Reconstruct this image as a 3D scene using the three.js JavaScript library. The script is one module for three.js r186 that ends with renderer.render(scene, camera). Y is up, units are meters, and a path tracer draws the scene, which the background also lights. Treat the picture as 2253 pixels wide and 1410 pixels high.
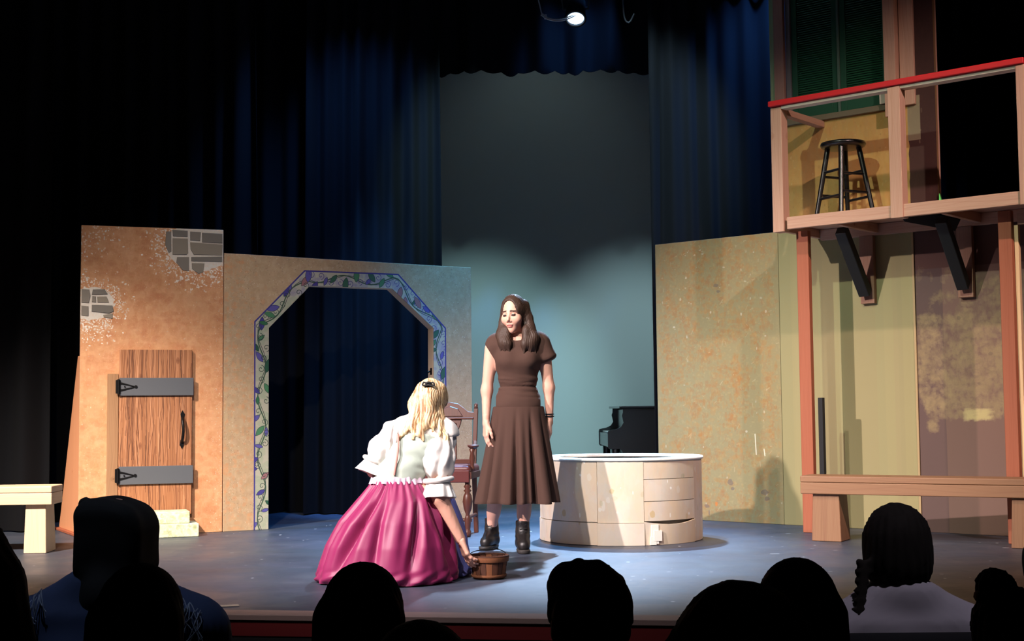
import * as THREE from 'three';
import { RoundedBoxGeometry } from 'three/addons/geometries/RoundedBoxGeometry.js';
import { mergeGeometries, toCreasedNormals } from 'three/addons/utils/BufferGeometryUtils.js';
import { ImprovedNoise } from 'three/addons/math/ImprovedNoise.js';

// ---------------------------------------------------------------- camera, exposure
const scene = new THREE.Scene();
scene.background = new THREE.Color(0x000000);
const renderer = new THREE.WebGLRenderer({ antialias: true });
renderer.toneMapping = THREE.LinearToneMapping;
renderer.toneMappingExposure = 1.08;
renderer.shadowMap.enabled = true;
const camera = new THREE.PerspectiveCamera(2 * Math.atan(705 / 3000) * 180 / Math.PI, 2253 / 1410, 0.1, 60);
camera.rotation.order = 'YXZ';
camera.position.set(0, 0.92, 0);
camera.rotation.set(Math.atan(200 / 3000), 0, -0.0098);
scene.add(camera);

// ---------------------------------------------------------------- the lamps of the place (built by stageLight below)
const LAMPS = [
  // label, position, target, colour, candela, half angle in degrees, penumbra, glow of the lens
  ['black stage spotlight on the left side boom, aimed across at the brown dress', [-6.2, 5.2, -3.2], [0.3, 0.5, -9.2], [1.0, 0.83, 0.80], 380, 17, 0.5],
  ['black stage spotlight at the right end of the front pipe, pink light', [4.5, 6.8, -2.4], [2.5, 1.2, -10.3], [1.0, 0.68, 0.62], 165, 16.5, 0.8],
  ['black stage spotlight left on the front pipe, yellow green light', [-2.6, 6.8, -2.4], [2.6, 1.2, -10.2], [0.86, 0.98, 0.76], 125, 15, 0.8],
  ['black stage spotlight at the left end of the front pipe, amber light', [-5.4, 6.8, -2.4], [-3.1, -0.2, -10.0], [1.0, 0.84, 0.68], 850, 12.5, 1.0],
  ['black stage spotlight in the middle of the front pipe, pale light', [0.6, 6.8, -2.4], [-0.5, 0.0, -7.2], [1.0, 0.92, 0.94], 50, 17, 0.9],
  ['black stage spotlight left of the middle of the front pipe, cream light', [-1.4, 6.8, -2.4], [-2.2, 0.8, -10.5], [1.0, 0.88, 0.76], 140, 13, 0.9],
  ['black stage spotlight on the front pipe, second from its left end, rose white light', [-3.5, 6.8, -2.4], [-0.1, 0.4, -9.0], [1.0, 0.88, 0.85], 270, 17, 0.9],
  ['black stage spotlight behind the valance, weak grey light to the top of the backdrop', [0.3, 5.8, -13.7], [0.3, 3.4, -15.2], [0.7, 0.9, 0.9], 0.9, 44, 1.0],
  ['black stage spotlight over the stage left of the middle, teal light to the backdrop', [0.0, 6.2, -9.2], [-0.45, 0.7, -15.2], [0.50, 0.86, 0.92], 105, 14, 0.5],
  ['black stage spotlight over the stage right of the middle, grey blue light to the backdrop', [0.9, 6.2, -9.2], [1.55, 0.7, -15.2], [0.56, 0.84, 0.94], 105, 14, 0.5],
  ['small stage lamp glowing bright white at the top centre before the scalloped valance', [0.609, 4.56, -12.2], [0.3, 0.0, -9.3], [0.5, 0.72, 1.0], 300, 22, 0.8, 9],
  ['black stage spotlight above the arch, deep blue light', [-1.5, 5.7, -11.4], [-1.3, 0.5, -12.4], [0.10, 0.34, 1.0], 34, 34, 0.6],
  ['black stage spotlight above the chair, blue light', [0.1, 5.7, -11.2], [0.1, 0, -10.7], [0.10, 0.50, 1.0], 190, 24, 0.6],
  ['black stage spotlight right above the archway, narrow blue light down the curtain behind it', [-1.25, 5.7, -11.4], [-1.25, 0.3, -12.6], [0.10, 0.36, 1.0], 190, 10, 0.8],
  ['black stage spotlight above the yellow wall, deep blue light', [2.4, 5.7, -11.6], [2.4, 2.0, -12.3], [0.08, 0.30, 1.0], 40, 34, 0.6],
  ['black stage spotlight close to the glowing lamp, blue light to the valance', [1.1, 5.7, -11.4], [0.62, 4.35, -12.95], [0.10, 0.34, 1.0], 24, 16, 0.8],
  ['small dim house light over the girl with the braid', [1.7, 7.4, -1.5], [1.03, 0.4, -3.7], [0.92, 0.88, 1.0], 26, 4.5, 0.8],
  ['small dim house light over the denim jacket, blue light', [-1.6, 7.4, -2.4], [-1.045, 0.35, -3.6], [0.7, 0.82, 1.0], 34, 4.5, 0.8],
];

// ---------------------------------------------------------------- helpers
let seedState = 7;
const rnd = () => { seedState = (seedState * 1664525 + 1013904223) >>> 0; return seedState / 4294967296; };
const reseed = (s) => { seedState = s >>> 0; rnd(); rnd(); };
const noise3 = new ImprovedNoise();
const nz = (x, y = 0, z = 0) => noise3.noise(x, y, z);
const names = {};
function numbered(n) {
  const k = names[n] = (names[n] ?? -1) + 1;
  return k ? `${n}_${String(k).padStart(3, '0')}` : n;
}
function tag(o, label, category, group, kind) {
  if (label) o.userData.label = label;
  if (category) o.userData.category = category;
  if (group) o.userData.group = group;
  if (kind) o.userData.kind = kind;
  return o;
}
function thing(name, label, category, pos = [0, 0, 0], turn = 0, group) {
  const g = new THREE.Group(); g.name = numbered(name); g.position.set(...pos); g.rotation.y = turn; scene.add(g);
  return tag(g, label, category, group);
}
function part(name, geo, mat, parent = scene, pos, rot) {
  const m = new THREE.Mesh(geo, mat); m.name = parent === scene ? numbered(name) : name; parent.add(m);
  if (pos) m.position.set(...pos); if (rot) m.rotation.set(...rot);
  return m;
}
const structure = (name, geo, mat, pos, rot) => { const m = part(name, geo, mat, scene, pos, rot); m.name = name; m.userData.kind = 'structure'; return m; };
const merge = (list) => mergeGeometries(list.map((g) => { const q = g.index ? g.toNonIndexed() : g; for (const k of Object.keys(q.attributes)) if (!['position', 'normal', 'uv'].includes(k)) q.deleteAttribute(k); return q; }));
// uv in metres, the texture's v along the axis «long» (0 x, 1 y, 2 z)
function metres(g, long = 1, du = 0, dv = 0) {
  const p = g.attributes.position, n = g.attributes.normal, uv = new Float32Array(p.count * 2), v = [0, 0, 0];
  for (let i = 0; i < p.count; i++) {
    v[0] = p.getX(i); v[1] = p.getY(i); v[2] = p.getZ(i);
    const a = [Math.abs(n.getX(i)), Math.abs(n.getY(i)), Math.abs(n.getZ(i))];
    let ax = a[0] > a[1] && a[0] > a[2] ? 0 : a[1] > a[2] ? 1 : 2;
    let others = [0, 1, 2].filter((k) => k !== ax);
    if (others[0] === long) others.reverse();
    uv[2 * i] = v[others[0]] + du; uv[2 * i + 1] = v[others[1]] + dv;
  }
  g.setAttribute('uv', new THREE.BufferAttribute(uv, 2));
  return g;
}
function box(w, h, d, r = 0.004, long) {
  const g = r > 0 ? new RoundedBoxGeometry(w, h, d, 1, Math.min(r, w / 2.2, h / 2.2, d / 2.2)) : new THREE.BoxGeometry(w, h, d);
  const L = long ?? (w >= h && w >= d ? 0 : h >= d ? 1 : 2);
  return metres(g, L, rnd() * 3, rnd() * 3);
}
const boxAt = (x0, x1, y0, y1, z0, z1, r, long) => box(x1 - x0, y1 - y0, z1 - z0, r, long).translate((x0 + x1) / 2, (y0 + y1) / 2, (z0 + z1) / 2);
const V = (x, y, z) => new THREE.Vector3(x, y, z);
function bar(a, b, w, d, r = 0.004) {  // a squared bar from a to b
  const A = V(...a), B = V(...b), L = A.distanceTo(B), g = box(w, L, d, r, 1);
  const q = new THREE.Quaternion().setFromUnitVectors(V(0, 1, 0), B.clone().sub(A).normalize());
  return g.applyQuaternion(q).translate(...A.add(B).multiplyScalar(0.5).toArray());
}
function rod(a, b, ra, rb = ra, seg = 12) {
  const A = V(...a), B = V(...b), g = new THREE.CylinderGeometry(rb, ra, A.distanceTo(B), seg, 1);
  const q = new THREE.Quaternion().setFromUnitVectors(V(0, 1, 0), B.clone().sub(A).normalize());
  return g.applyQuaternion(q).translate(...A.add(B).multiplyScalar(0.5).toArray());
}
const tube = (pts, r, seg = 24, rs = 7) => new THREE.TubeGeometry(new THREE.CatmullRomCurve3(pts.map((p) => V(...p))), seg, r, rs, false);
const lathe = (pts, seg = 24) => new THREE.LatheGeometry(pts.map((p) => new THREE.Vector2(...p)), seg);
function extrude(pts, depth, bevel = 0.002) {
  const g = new THREE.ExtrudeGeometry(new THREE.Shape(pts.map((p) => new THREE.Vector2(...p))), { depth: depth - 2 * bevel, bevelEnabled: bevel > 0, bevelThickness: bevel, bevelSize: bevel, bevelOffset: -bevel, bevelSegments: 1, curveSegments: 12 });
  return g.translate(0, 0, bevel);
}

// ---- textures
function canvas(w, h, draw) {
  const c = document.createElement('canvas'); c.width = w; c.height = h;
  draw(c.getContext('2d'), w, h);
  const t = new THREE.CanvasTexture(c); t.colorSpace = THREE.SRGBColorSpace; t.wrapS = t.wrapT = THREE.RepeatWrapping; t.magFilter = THREE.LinearFilter;
  return t;
}
const css = (c, a = 1) => `rgba(${c[0] | 0},${c[1] | 0},${c[2] | 0},${a})`;
function blob(x, cx, cy, r, rough = 0.45, n = 9) {
  x.beginPath();
  const ph = rnd() * 6.28, sq = 0.6 + rnd() * 0.8;
  for (let i = 0; i < n; i++) {
    const a = ph + i / n * 6.283, q = r * (1 - rough / 2 + rnd() * rough);
    x[i ? 'lineTo' : 'moveTo'](cx + Math.cos(a) * q * sq, cy + Math.sin(a) * q / sq);
  }
  x.closePath(); x.fill();
}
// sponge marks: a colour from the list wherever where() lets one fall
function sponge(x, w, h, n, colors, r0, r1, alpha, where) {
  for (let i = 0; i < n; i++) {
    const px = rnd() * w, py = rnd() * h, k = where ? where(px, py) : 1;
    if (rnd() > k) continue;
    x.fillStyle = css(colors[rnd() * colors.length | 0], alpha * (0.5 + rnd()));
    blob(x, px, py, r0 + rnd() * (r1 - r0));
  }
}
function woodTexture(seed, base, dark, light, knots = 3) {
  return canvas(512, 1024, (x, w, h) => {
    reseed(seed); x.fillStyle = css(base); x.fillRect(0, 0, w, h);
    for (let i = 0; i < 260; i++) {
      const px = rnd() * w, c = rnd() < 0.55 ? dark : light;
      x.strokeStyle = css(c, 0.03 + rnd() * 0.1); x.lineWidth = 0.6 + rnd() * 4;
      x.beginPath();
      const k = rnd() * 9, am = 2 + rnd() * 9;
      for (let y = 0; y <= h; y += 32) x.lineTo(px + Math.sin(y / h * 6.283 + k) * am, y);
      x.stroke();
    }
    for (let i = 0; i < knots; i++) {
      const px = rnd() * w, py = rnd() * h, s = 6 + rnd() * 9;
      for (let r = s * 2.4; r > 1; r -= 2.2) { x.strokeStyle = css(dark, 0.28); x.lineWidth = 1.4; x.beginPath(); x.ellipse(px, py, r * 0.65, r * 1.25, 0, 0, 6.3); x.stroke(); }
      x.fillStyle = css(dark, 0.9); x.beginPath(); x.ellipse(px, py, s * 0.4, s * 0.6, 0, 0, 6.3); x.fill();
    }
  });
}
const std = (o) => new THREE.MeshStandardMaterial({ roughness: 0.8, ...o });
const phys = (o) => new THREE.MeshPhysicalMaterial({ roughness: 0.8, ...o });
const tiled = (t, sx, sy) => { const c = t.clone(); c.repeat.set(sx, sy); c.needsUpdate = true; return c; };
const rgb = (r, g, b) => new THREE.Color().setRGB(r / 255, g / 255, b / 255, THREE.SRGBColorSpace);

// ---- smooth shapes: a field of distances, meshed
const smin = (a, b, k) => { if (k <= 0) return Math.min(a, b); const h = Math.max(k - Math.abs(a - b), 0) / k; return Math.min(a, b) - h * h * k * 0.25; };
const smax = (a, b, k) => -smin(-a, -b, k);
function cap(p, a, b, ra, rb) {
  const bx = b[0] - a[0], by = b[1] - a[1], bz = b[2] - a[2], px = p[0] - a[0], py = p[1] - a[1], pz = p[2] - a[2];
  const t = Math.min(1, Math.max(0, (px * bx + py * by + pz * bz) / (bx * bx + by * by + bz * bz + 1e-9)));
  return Math.hypot(px - t * bx, py - t * by, pz - t * bz) - (ra + (rb - ra) * t);
}
const ball = (p, c, r) => Math.hypot(p[0] - c[0], p[1] - c[1], p[2] - c[2]) - r;
function ell(p, c, r) {
  const x = (p[0] - c[0]) / r[0], y = (p[1] - c[1]) / r[1], z = (p[2] - c[2]) / r[2], k0 = Math.hypot(x, y, z), k1 = Math.hypot(x / r[0], y / r[1], z / r[2]);
  return k1 < 1e-6 ? -Math.min(...r) : k0 * (k0 - 1) / k1;
}
const bones = (list, k) => (p) => { let d = 1e3; for (const [a, b, ra, rb] of list) d = smin(d, cap(p, a, b, ra, rb), k); return d; };
// a trunk given by rings [y, half width, half depth, x, z]
function trunk(rings) {
  return (p) => {
    let i = 0; while (i < rings.length - 2 && p[1] > rings[i + 1][0]) i++;
    const A = rings[i], B = rings[i + 1]; let t = Math.min(1, Math.max(0, (p[1] - A[0]) / (B[0] - A[0]))); t = t * t * (3 - 2 * t);
    const L = (k) => A[k] + (B[k] - A[k]) * t, a = L(1), b = L(2), x = p[0] - L(3), z = p[2] - L(4);
    const d = (Math.hypot(x / a, z / b) - 1) * Math.min(a, b);
    return Math.max(d, rings[0][0] - p[1], p[1] - rings[rings.length - 1][0]);
  };
}
function nets(f, lo, hi, h) {
  const n = [0, 1, 2].map((k) => Math.ceil((hi[k] - lo[k]) / h) + 1), [nx, ny, nzz] = n, F = new Float32Array(nx * ny * nzz), p = [0, 0, 0];
  for (let k = 0, q = 0; k < nzz; k++) for (let j = 0; j < ny; j++) for (let i = 0; i < nx; i++, q++) { p[0] = lo[0] + i * h; p[1] = lo[1] + j * h; p[2] = lo[2] + k * h; F[q] = f(p); }
  const id = new Int32Array(F.length).fill(-1), pos = [], idx = [], at = (i, j, k) => i + nx * (j + ny * k);
  for (let k = 0; k < nzz - 1; k++) for (let j = 0; j < ny - 1; j++) for (let i = 0; i < nx - 1; i++) {
    let c = 0, sx = 0, sy = 0, sz = 0, m = 0;
    const v = [];
    for (let b = 0; b < 8; b++) { v[b] = F[at(i + (b & 1), j + (b >> 1 & 1), k + (b >> 2))]; if (v[b] < 0) m++; }
    if (m === 0 || m === 8) continue;
    for (let a = 0; a < 8; a++) for (const e of [1, 2, 4]) {
      const b = a | e; if (b === a || (v[a] < 0) === (v[b] < 0)) continue;
      const t = v[a] / (v[a] - v[b]); c++;
      sx += (a & 1) + (e === 1 ? t : 0); sy += (a >> 1 & 1) + (e === 2 ? t : 0); sz += (a >> 2) + (e === 4 ? t : 0);
    }
    id[at(i, j, k)] = pos.length / 3; pos.push(lo[0] + (i + sx / c) * h, lo[1] + (j + sy / c) * h, lo[2] + (k + sz / c) * h);
  }
  const quad = (a, b, c, d, flip) => { if (a < 0 || b < 0 || c < 0 || d < 0) return; flip ? idx.push(a, c, b, a, d, c) : idx.push(a, b, c, a, c, d); };
  for (let k = 1; k < nzz - 1; k++) for (let j = 1; j < ny - 1; j++) for (let i = 1; i < nx - 1; i++) {
    const s = F[at(i, j, k)] < 0;
    if (s !== F[at(i + 1, j, k)] < 0) quad(id[at(i, j - 1, k - 1)], id[at(i, j, k - 1)], id[at(i, j, k)], id[at(i, j - 1, k)], !s);
    if (s !== F[at(i, j + 1, k)] < 0) quad(id[at(i - 1, j, k - 1)], id[at(i - 1, j, k)], id[at(i, j, k)], id[at(i, j, k - 1)], !s);
    if (s !== F[at(i, j, k + 1)] < 0) quad(id[at(i - 1, j - 1, k)], id[at(i, j - 1, k)], id[at(i, j, k)], id[at(i - 1, j, k)], !s);
  }
  const g = new THREE.BufferGeometry();
  g.setAttribute('position', new THREE.Float32BufferAttribute(pos, 3));
  g.setAttribute('uv', new THREE.Float32BufferAttribute(new Float32Array(pos.length / 3 * 2), 2));
  g.setIndex(idx); g.computeVertexNormals();
  return g;
}
// rings of points (each ring the same length) skinned into a surface
function skin(rings, closed = true) {
  const m = rings[0].length, pos = [], uv = [], idx = [];
  rings.forEach((r, j) => r.forEach((p, i) => { pos.push(...p); uv.push(i / m, j / (rings.length - 1)); }));
  const w = closed ? m : m - 1;
  for (let j = 0; j < rings.length - 1; j++) for (let i = 0; i < w; i++) {
    const a = j * m + i, b = j * m + (i + 1) % m, c = a + m, d = b + m;
    idx.push(a, b, d, a, d, c);
  }
  const g = new THREE.BufferGeometry();
  g.setAttribute('position', new THREE.Float32BufferAttribute(pos, 3)); g.setAttribute('uv', new THREE.Float32BufferAttribute(uv, 2));
  g.setIndex(idx); g.computeVertexNormals();
  return g;
}
function tint(g, color) {  // vertex colours (linear) from color(x, y, z) -> THREE.Color
  const p = g.attributes.position, c = new Float32Array(p.count * 3);
  for (let i = 0; i < p.count; i++) { const q = color(p.getX(i), p.getY(i), p.getZ(i)); c.set([q.r, q.g, q.b], 3 * i); }
  g.setAttribute('color', new THREE.BufferAttribute(c, 3));
  return g;
}

// ---------------------------------------------------------------- materials
const woodT = woodTexture(11, [200, 158, 136], [158, 104, 80], [216, 180, 160]);
const creamWoodT = woodTexture(12, [226, 196, 168], [200, 160, 128], [238, 214, 190], 2);
const benchT = woodTexture(13, [176, 136, 104], [120, 80, 56], [196, 160, 126], 2);
const darkWoodT = woodTexture(14, [82, 44, 33], [50, 22, 16], [128, 72, 52], 0);
const M = {
  fir: std({ map: woodT, roughness: 0.72 }),
  firRed: std({ map: woodT, color: rgb(206, 150, 126), roughness: 0.72 }),
  cream: std({ map: creamWoodT, roughness: 0.6 }),
  bench: std({ map: benchT, color: rgb(214, 204, 196), roughness: 0.55 }),
  mahogany: std({ map: darkWoodT, roughness: 0.38 }),
  blackPaint: std({ color: rgb(24, 25, 29), roughness: 0.75 }),
  blackGloss: phys({ color: rgb(14, 14, 17), roughness: 0.35, clearcoat: 0.6, clearcoatRoughness: 0.25 }),
  iron: std({ color: rgb(22, 22, 26), roughness: 0.45, metalness: 0.6 }),
  strap: std({ color: rgb(84, 88, 98), roughness: 0.7 }),
  redRail: std({ color: rgb(206, 30, 38), roughness: 0.5 }),
  pale: std({ color: rgb(206, 196, 180), roughness: 0.8 }),
  velour: phys({ color: rgb(13, 14, 19), roughness: 1, specularIntensity: 0.4, sheen: 0.12, sheenRoughness: 0.5, sheenColor: rgb(34, 40, 56) }),
  blackWall: std({ color: rgb(16, 16, 18), roughness: 0.95 }),
  skin: phys({ color: 0xffffff, vertexColors: true, roughness: 0.55 }),
  leatherRed: std({ color: rgb(90, 38, 34), roughness: 0.42 }),
  bootLeather: phys({ color: rgb(30, 27, 27), roughness: 0.42 }),
};

// ---------------------------------------------------------------- the house: shell, stage
const stageTex = canvas(2048, 2048, (x, w, h) => {  // 8 m x 8 m of painted boards, scuffed
  reseed(21); x.fillStyle = css([60, 68, 84]); x.fillRect(0, 0, w, h);
  sponge(x, w, h, 2600, [[48, 54, 68], [76, 84, 100], [56, 62, 74], [84, 90, 106]], 10, 60, 0.10);
  for (let i = 0; i < 2300; i++) {
    x.strokeStyle = css(rnd() < 0.6 ? [120, 122, 130] : [46, 47, 52], 0.10 + rnd() * 0.22); x.lineWidth = 0.6 + rnd() * 2;
    const px = rnd() * w, py = rnd() * h, l = 8 + rnd() * 60, a = (rnd() - 0.5) * 0.9;
    x.beginPath(); x.moveTo(px, py); x.quadraticCurveTo(px + l / 2, py + (rnd() - 0.5) * 14, px + Math.cos(a) * l, py + Math.sin(a) * l); x.stroke();
  }
  for (let i = 0; i < 420; i++) { x.fillStyle = css([206, 208, 214], 0.4 + rnd() * 0.5); blob(x, rnd() * w, rnd() * h, 1.2 + rnd() * rnd() * 4.5); }
  for (let i = 0; i < 16; i++) { x.fillStyle = css(i % 3 ? [214, 216, 222] : [110, 120, 220], 0.8); const px = rnd() * w, py = rnd() * h; x.fillRect(px, py, 14 + rnd() * 22, 3 + rnd() * 3); }
});
const stageRough = (() => {
  const t = canvas(1024, 1024, (x, w, h) => { reseed(22); x.fillStyle = '#868686'; x.fillRect(0, 0, w, h); sponge(x, w, h, 2600, [[100, 100, 100], [170, 170, 170], [90, 90, 90]], 5, 34, 0.16); });
  t.colorSpace = THREE.NoColorSpace; return t;
})();
structure('floor', box(16, 0.3, 16, 0), std({ color: rgb(26, 24, 26), roughness: 0.95 }), [0, -0.77, -1]);
{
  const g = extrude([[-8, 7.347], [8, 4.953], [8, 17.5], [-8, 17.5]].map(([a, b]) => [a, b]), 0.6, 0).rotateX(-Math.PI / 2).translate(0, -0.6, 0);
  const n = g.attributes.position; const uv = new Float32Array(n.count * 2);
  for (let i = 0; i < n.count; i++) { uv[2 * i] = n.getX(i) / 8 + 0.5; uv[2 * i + 1] = n.getZ(i) / 8; }
  g.setAttribute('uv', new THREE.BufferAttribute(uv, 2));
  structure('stage_floor', g, std({ map: stageTex, roughnessMap: stageRough, roughness: 0.9 }));
  const a = -Math.atan2(2.394, 16), edge = (name, y0, y1, z0, z1, mat) => structure(name, boxAt(-8, 8, y0, y1, z0, z1, 0.003, 0), mat, [0, 0, -6.15], [0, a, 0]);
  for (const m of [0]) { edge('trim_1', -0.022, 0.004, -0.13, 0.02, std({ color: rgb(140, 118, 114), roughness: 0.6 })); edge('trim_2', -0.095, -0.022, 0.0, 0.012, std({ color: rgb(104, 30, 32), roughness: 0.5 })); edge('trim_3', -0.62, -0.095, 0.0, 0.008, M.blackWall); }
}
structure('wall_back', box(16, 9.2, 0.3, 0), M.blackWall, [0, 3.6, -17.4]);
structure('wall_left', box(0.3, 9.2, 24.4, 0), M.blackWall, [-8.1, 3.6, -5.3]);
structure('wall_right', box(0.3, 9.2, 24.4, 0), M.blackWall, [8.1, 3.6, -5.3]);
structure('wall_rear', box(16, 9.2, 0.3, 0), M.blackWall, [0, 3.6, 6.9]);
structure('ceiling', box(16.5, 0.3, 24.7, 0), M.blackWall, [0, 8.3, -5.3]);

// ---- cloths
function drape(w, y0, y1, folds, amp, seed, flare = 0, hem = 0) {
  // a hung cloth: two faces 1.2 cm apart, folds that wander a little on their way down
  reseed(seed);
  const nx = Math.round(folds * 12), ny = 26, ph = rnd() * 9, ks = [1, 0.53 + rnd() * 0.1, 1.71], front = [];
  for (let j = 0; j <= ny; j++) {
    const t = j / ny, row = [], back = [];
    for (let i = 0; i <= nx; i++) {
      const s = i / nx, q = s * folds + nz(s * folds * 0.7, t * 1.3, seed) * 0.22;
      const z = amp * (Math.sin(q * 6.283 + ph) * 0.6 + Math.sin(q * 6.283 * ks[1] + ph * 2) * 0.4 + 0.5 * nz(q * ks[2], t * 0.8, seed + 3)) * (0.75 + 0.35 * t);
      const X = (s - 0.5) * w * (1 + flare * t), Y = y1 + (y0 - y1) * t + (hem ? -hem * t * Math.max(0, Math.sin(q * 6.283 * 1 + ph)) : 0);
      row.push([X, Y, z]); back.push([X, Y, z - 0.012]);
    }
    front.push([...row, ...back.reverse()]);
  }
  const g = skin(front.reverse());
  return g;
}
function cloth(label, x0, x1, y0, y1, z, folds, amp, seed, flare = 0, hem = 0, group) {
  const m = part('stage_curtain', drape(x1 - x0, y0, y1, folds, amp, seed, flare, hem), M.velour, scene, [(x0 + x1) / 2, 0, z]);
  return tag(m, label, 'curtain', group);
}
cloth('black pleated side curtain at the far left behind the cream bench', -6.2, -3.72, 0.01, 6.6, -10.95, 11, 0.06, 31);
cloth('black side curtain hanging above the door flat, its edge leaning outward', -5.4, -2.28, 0.01, 6.6, -11.9, 16, 0.06, 32, 0.05);
cloth('black curtain at the left seen through the painted arch', -3.6, -1.82, 0.012, 6.6, -12.75, 9, 0.07, 33);
cloth('dark curtain with blue lit folds beside the pale backdrop, behind the arch', -1.87, -0.66, 0.012, 6.6, -12.5, 8, 0.075, 34, 0.06);
cloth('tall black curtain between the pale backdrop and the yellow wall', 1.27, 6.6, 0.01, 6.6, -12.3, 30, 0.06, 35);
cloth('short black scalloped valance across the top of the pale backdrop', -1.5, 2.1, 4.19, 6.6, -12.95, 11, 0.13, 36, 0, 0.06);
{
  const g = new THREE.PlaneGeometry(7.4, 6.6, 60, 20), p = g.attributes.position;
  for (let i = 0; i < p.count; i++) p.setZ(i, 0.015 * nz(p.getX(i) * 1.3, p.getY(i) * 0.25, 4));
  const b = g.clone(); b.translate(0, 0, -0.02); const ix = b.index.array; for (let i = 0; i < ix.length; i += 3) [ix[i], ix[i + 1]] = [ix[i + 1], ix[i]];
  b.computeVertexNormals(); g.computeVertexNormals();
  tag(part('backdrop_cloth', merge([g, b]), std({ color: rgb(176, 182, 178), roughness: 0.95 }), scene, [0.2, 3.31, -15.2]), 'plain pale grey green backdrop cloth at the rear of the stage', 'backdrop');
}

// ---------------------------------------------------------------- left flats
const panelUV = (g, U0, U1, Y0, Y1) => { const p = g.attributes.position, uv = new Float32Array(p.count * 2); for (let i = 0; i < p.count; i++) { uv[2 * i] = (p.getX(i) - U0) / (U1 - U0); uv[2 * i + 1] = (p.getY(i) - Y0) / (Y1 - Y0); } g.setAttribute('uv', new THREE.BufferAttribute(uv, 2)); return g; };
const STONES = [
  [[0.636, 2.356], [0.673, 2.357], [0.677, 2.197], [0.656, 2.187], [0.628, 2.252]], [[0.682, 2.371], [0.801, 2.368], [0.801, 2.318], [0.688, 2.320]],
  [[0.684, 2.305], [0.802, 2.305], [0.806, 2.191], [0.793, 2.178], [0.685, 2.175]], [[0.820, 2.362], [0.903, 2.360], [0.898, 2.289], [0.820, 2.292]],
  [[0.912, 2.356], [1.071, 2.352], [1.071, 2.276], [0.913, 2.280]], [[0.820, 2.277], [1.073, 2.266], [1.070, 2.180], [0.848, 2.179], [0.824, 2.220]],
  [[0.720, 2.157], [0.812, 2.159], [0.814, 2.050], [0.766, 2.052], [0.715, 2.113]], [[0.830, 2.160], [1.070, 2.171], [1.070, 2.129], [0.830, 2.126]],
  [[0.834, 2.111], [0.932, 2.113], [0.923, 2.043], [0.886, 2.029], [0.836, 2.066]], [[0.006, 1.891], [0.064, 1.887], [0.072, 1.838], [0.060, 1.782], [0.006, 1.786]],
  [[0.089, 1.888], [0.177, 1.893], [0.200, 1.853], [0.082, 1.847]], [[0.121, 1.833], [0.191, 1.836], [0.210, 1.790], [0.125, 1.789]],
  [[0.006, 1.763], [0.058, 1.758], [0.059, 1.681], [0.006, 1.689]], [[0.083, 1.770], [0.236, 1.767], [0.246, 1.721], [0.210, 1.705], [0.082, 1.718]],
  [[0.166, 1.692], [0.237, 1.706], [0.237, 1.665], [0.175, 1.673]], [[0.086, 1.838], [0.112, 1.835], [0.114, 1.789], [0.083, 1.792]],
];
const F1W = 1.08, F1H = 2.385;
const flatTex1 = canvas(920, 2032, (x, w, h) => {
  reseed(41);
  const X = (u) => u / F1W * w, Y = (v) => (1 - v / F1H) * h, s = w / F1W;
  x.fillStyle = css([204, 152, 114]); x.fillRect(0, 0, w, h);
  sponge(x, w, h, 9000, [[196, 138, 98], [212, 162, 124], [188, 128, 90], [218, 172, 136], [204, 154, 116]], 4, 26, 0.16);
  sponge(x, w, h, 5000, [[170, 104, 68], [178, 112, 76]], 6, 30, 0.10, (a, b) => 0.35 + 0.8 * nz(a / 170, b / 200, 2) + (b < h * 0.33 ? 0.2 : 0));
  sponge(x, w, h, 16000, [[206, 196, 184], [186, 174, 164], [226, 214, 200]], 1.2, 4, 0.5, (a, b) => Math.max(0, (a / w - 0.9) * 3) + (0.5 + nz(a / 60, b / 60)) * 0.05);
  const halo = (cu, cv, ru, rv, n) => sponge(x, w, h, n, [[226, 218, 212], [206, 196, 190], [236, 230, 226]], 1.5, 6.5, 0.8, (a, b) => { const q = Math.hypot((a / s - cu) / ru, ((1 - b / h) * F1H - cv) / rv) + 0.5 * nz(a / 40, b / 40, 1); return q < 0.78 ? 0.0 + 0.5 : Math.max(0, 1.15 - q) * 1.6; });
  halo(0.9, 2.24, 0.36, 0.29, 30000); halo(0.07, 1.77, 0.27, 0.22, 30000); halo(0.05, 2.34, 0.22, 0.2, 9000); halo(0.03, 1.6, 0.22, 0.16, 12000);
  for (const [cu, cv, ru, rv] of [[0.89, 2.25, 0.25, 0.2], [0.08, 1.78, 0.17, 0.125]]) {
    x.fillStyle = css([216, 212, 208], 0.92); x.beginPath();
    for (let i = 0; i < 60; i++) { const a = i / 60 * 6.283, k = 1 + 0.12 * nz(i * 0.6, cu * 9); x[i ? 'lineTo' : 'moveTo'](X(cu + Math.cos(a) * ru * k), Y(cv + Math.sin(a) * rv * k)); }
    x.fill();
  }
  sponge(x, w, h, 5000, [[236, 180, 140], [226, 168, 124]], 1, 3, 0.35);
});
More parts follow.
